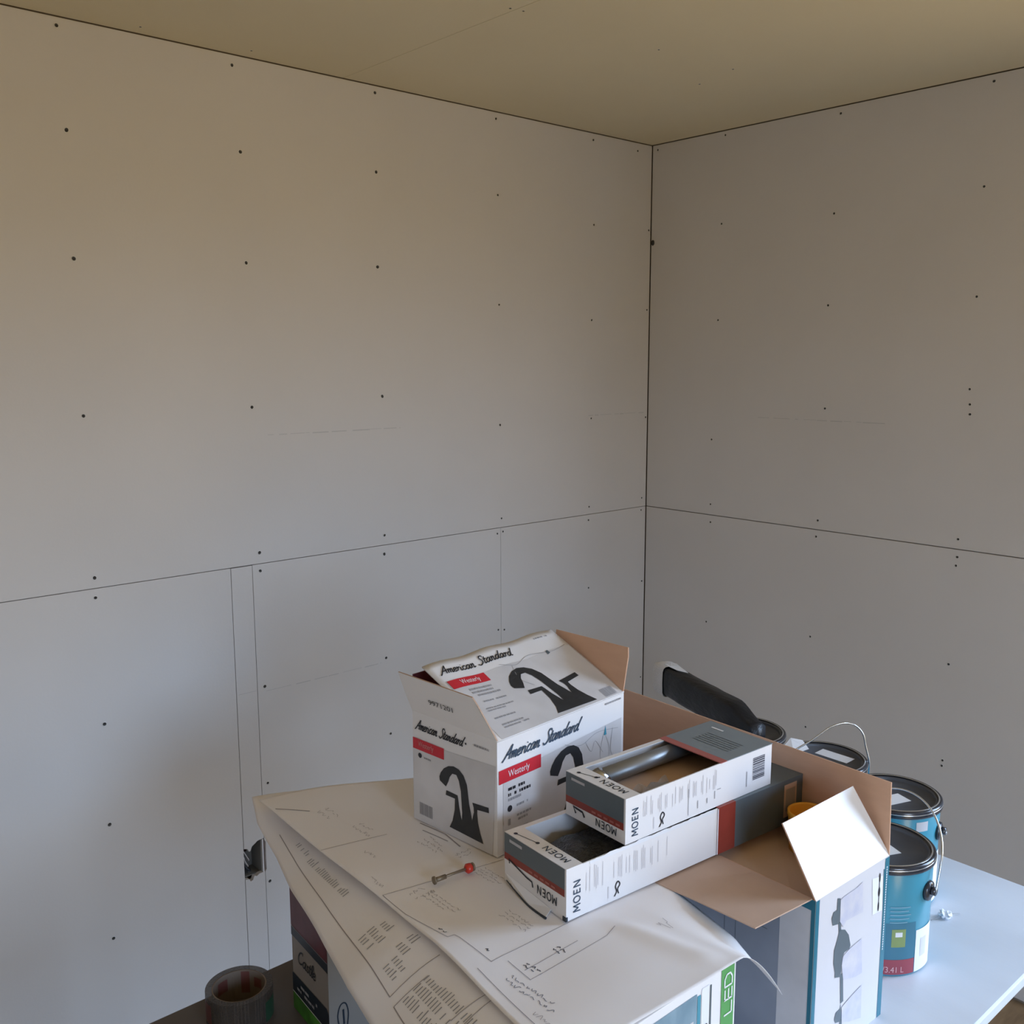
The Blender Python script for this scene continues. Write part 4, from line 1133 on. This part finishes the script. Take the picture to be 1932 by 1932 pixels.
# ---------- black plastic bundle ----------
pb = thing('plastic_bundle', 'long folded black plastic bundle with white wrapper end resting on farthest can', 'plastic sheeting', (-.8985, -.957, .9325))
dirv = Vector((.117, .334, 0)).normalized(); sdv = Vector((dirv.y, -dirv.x, 0))
mb = MB(); NS = 26; prof = 16; rr = random.Random(12)
for i in range(NS + 1):
    t = i / NS; s_ = -.190 + .365 * t
    w = .024 * (1 if t > .22 else .75 + .25 * t / .22); hgt = (.070 if t > .25 else .046 + .024 * ss(0, .25, t))
    for k in range(prof):
        a = 2 * math.pi * k / prof
        ca, sa = math.cos(a), math.sin(a)
        q = 5.0
        xx = abs(ca) ** (2 / q) * (1 if ca > 0 else -1) * w * (1 + rr.uniform(-.05, .05))
        zz = abs(sa) ** (2 / q) * (1 if sa > 0 else -1) * hgt / 2 * (1 + .03 * math.sin(k * 2.2 + i * .3))
        p = dirv * s_ + sdv * xx + Vector((0, 0, max(zz, -hgt / 2) + hgt / 2 ))
        mb.v.append(tuple(p))
for i in range(NS):
    for k in range(prof):
        a = i * prof + k; b = i * prof + (k + 1) % prof; mb.f.append((a, b, b + prof, a + prof))
mb.f.append(tuple(range(prof))[::-1]); mb.f.append(tuple(NS * prof + k for k in range(prof)))
mb.build('folded_plastic', M['blackplastic'], pb, smooth=True)
mb = MB(); n0 = 0
for i, s_ in enumerate((.150, .166, .186, .199, .204)):
    for k in range(prof):
        a = 2 * math.pi * k / prof; ca, sa = math.cos(a), math.sin(a); q = 5.0; f_ = (1.03, 1.04, 1.02, .95, .75)[i]
        xx = abs(ca) ** (2 / q) * (1 if ca > 0 else -1) * .026 * f_; zz = abs(sa) ** (2 / q) * (1 if sa > 0 else -1) * .037 * f_
        mb.v.append(tuple(dirv * s_ + sdv * xx + Vector((0, 0, zz + .0355))))
for i in range(4):
    for k in range(prof):
        a = i * prof + k; b = i * prof + (k + 1) % prof; mb.f.append((a, b, b + prof, a + prof))
mb.f.append(tuple(4 * prof + k for k in range(prof)))
mb.build('wrapper_end', M['whitefilm'], pb, smooth=True)
mb = MB(); mb.slab([tuple(dirv * .168 + sdv * .022 + Vector((0, 0, .072))), tuple(dirv * .168 - sdv * .012 + Vector((0, 0, .0745))), tuple(dirv * .120 - sdv * .005 + Vector((0, 0, .0725))), tuple(dirv * .095 + sdv * .01 + Vector((0, 0, .0715)))], (0, 0, 1), .0008)
mb.build('wrapper_end', M['label'], pb)

# crumpled white paper tucked between the cans
def crumple(name, label, loc, r, seed, m, cat='paper'):
    bm = bmesh.new(); bmesh.ops.create_icosphere(bm, subdivisions=3, radius=r)
    rr = random.Random(seed)
    for v in bm.verts:
        v.co *= rr.uniform(.55, 1.15); v.co.z *= .6
    zmin = min(v.co.z for v in bm.verts)
    for v in bm.verts: v.co.z -= zmin
    me = bpy.data.meshes.new(name); bm.to_mesh(me); bm.free(); me.materials.append(m)
    o = bpy.data.objects.new(name, me); COL.objects.link(o); o.location = loc
    return tag(o, label, cat)
wad = thing('wrapper_scrap', 'small crumpled white wrapper with thin wire on bare tabletop', 'scrap', (-.981, -1.552, TZ + .0008))
w_ = crumple('crumpled_wrapper', '', (0, 0, 0), .0115, 5, M['label'])
del w_['label']; del w_['category']; w_.parent = wad
MB().tube(cr([(-.03, .012, .001), (-.012, .004, .003), (.012, -.006, .004), (.030, -.014, .001)], 5), .0006, 6).build('wire_tie', M['greyink'], wad, smooth=True)
# loose paper slip lying over the lid of the third can
MB().slab([(-.030, -.012, .0), (.012, -.020, .002), (.026, .004, .010), (.010, .022, .014), (-.024, .018, .004)], (0, 0, 1), .0004).build('paper_slip', M['label'])
ps = bpy.data.objects['paper_slip']; ps.location = (-.915, -1.200, .9335)
tag(ps, 'small white paper slip on the lid of the raised-handle can', 'paper')

for o in bpy.data.objects:
    n = o.name.split('.')[0]
    if n in ('fine_print', 'plan_lines', 'plan_notes', 'pen_notes', 'table_rules', 'table_text', 'barcode', 'marble_veins', 'pencil_mark', 'stripe_lettering', 'photo_line', 'label_print'):
        o['kind'] = 'stuff'
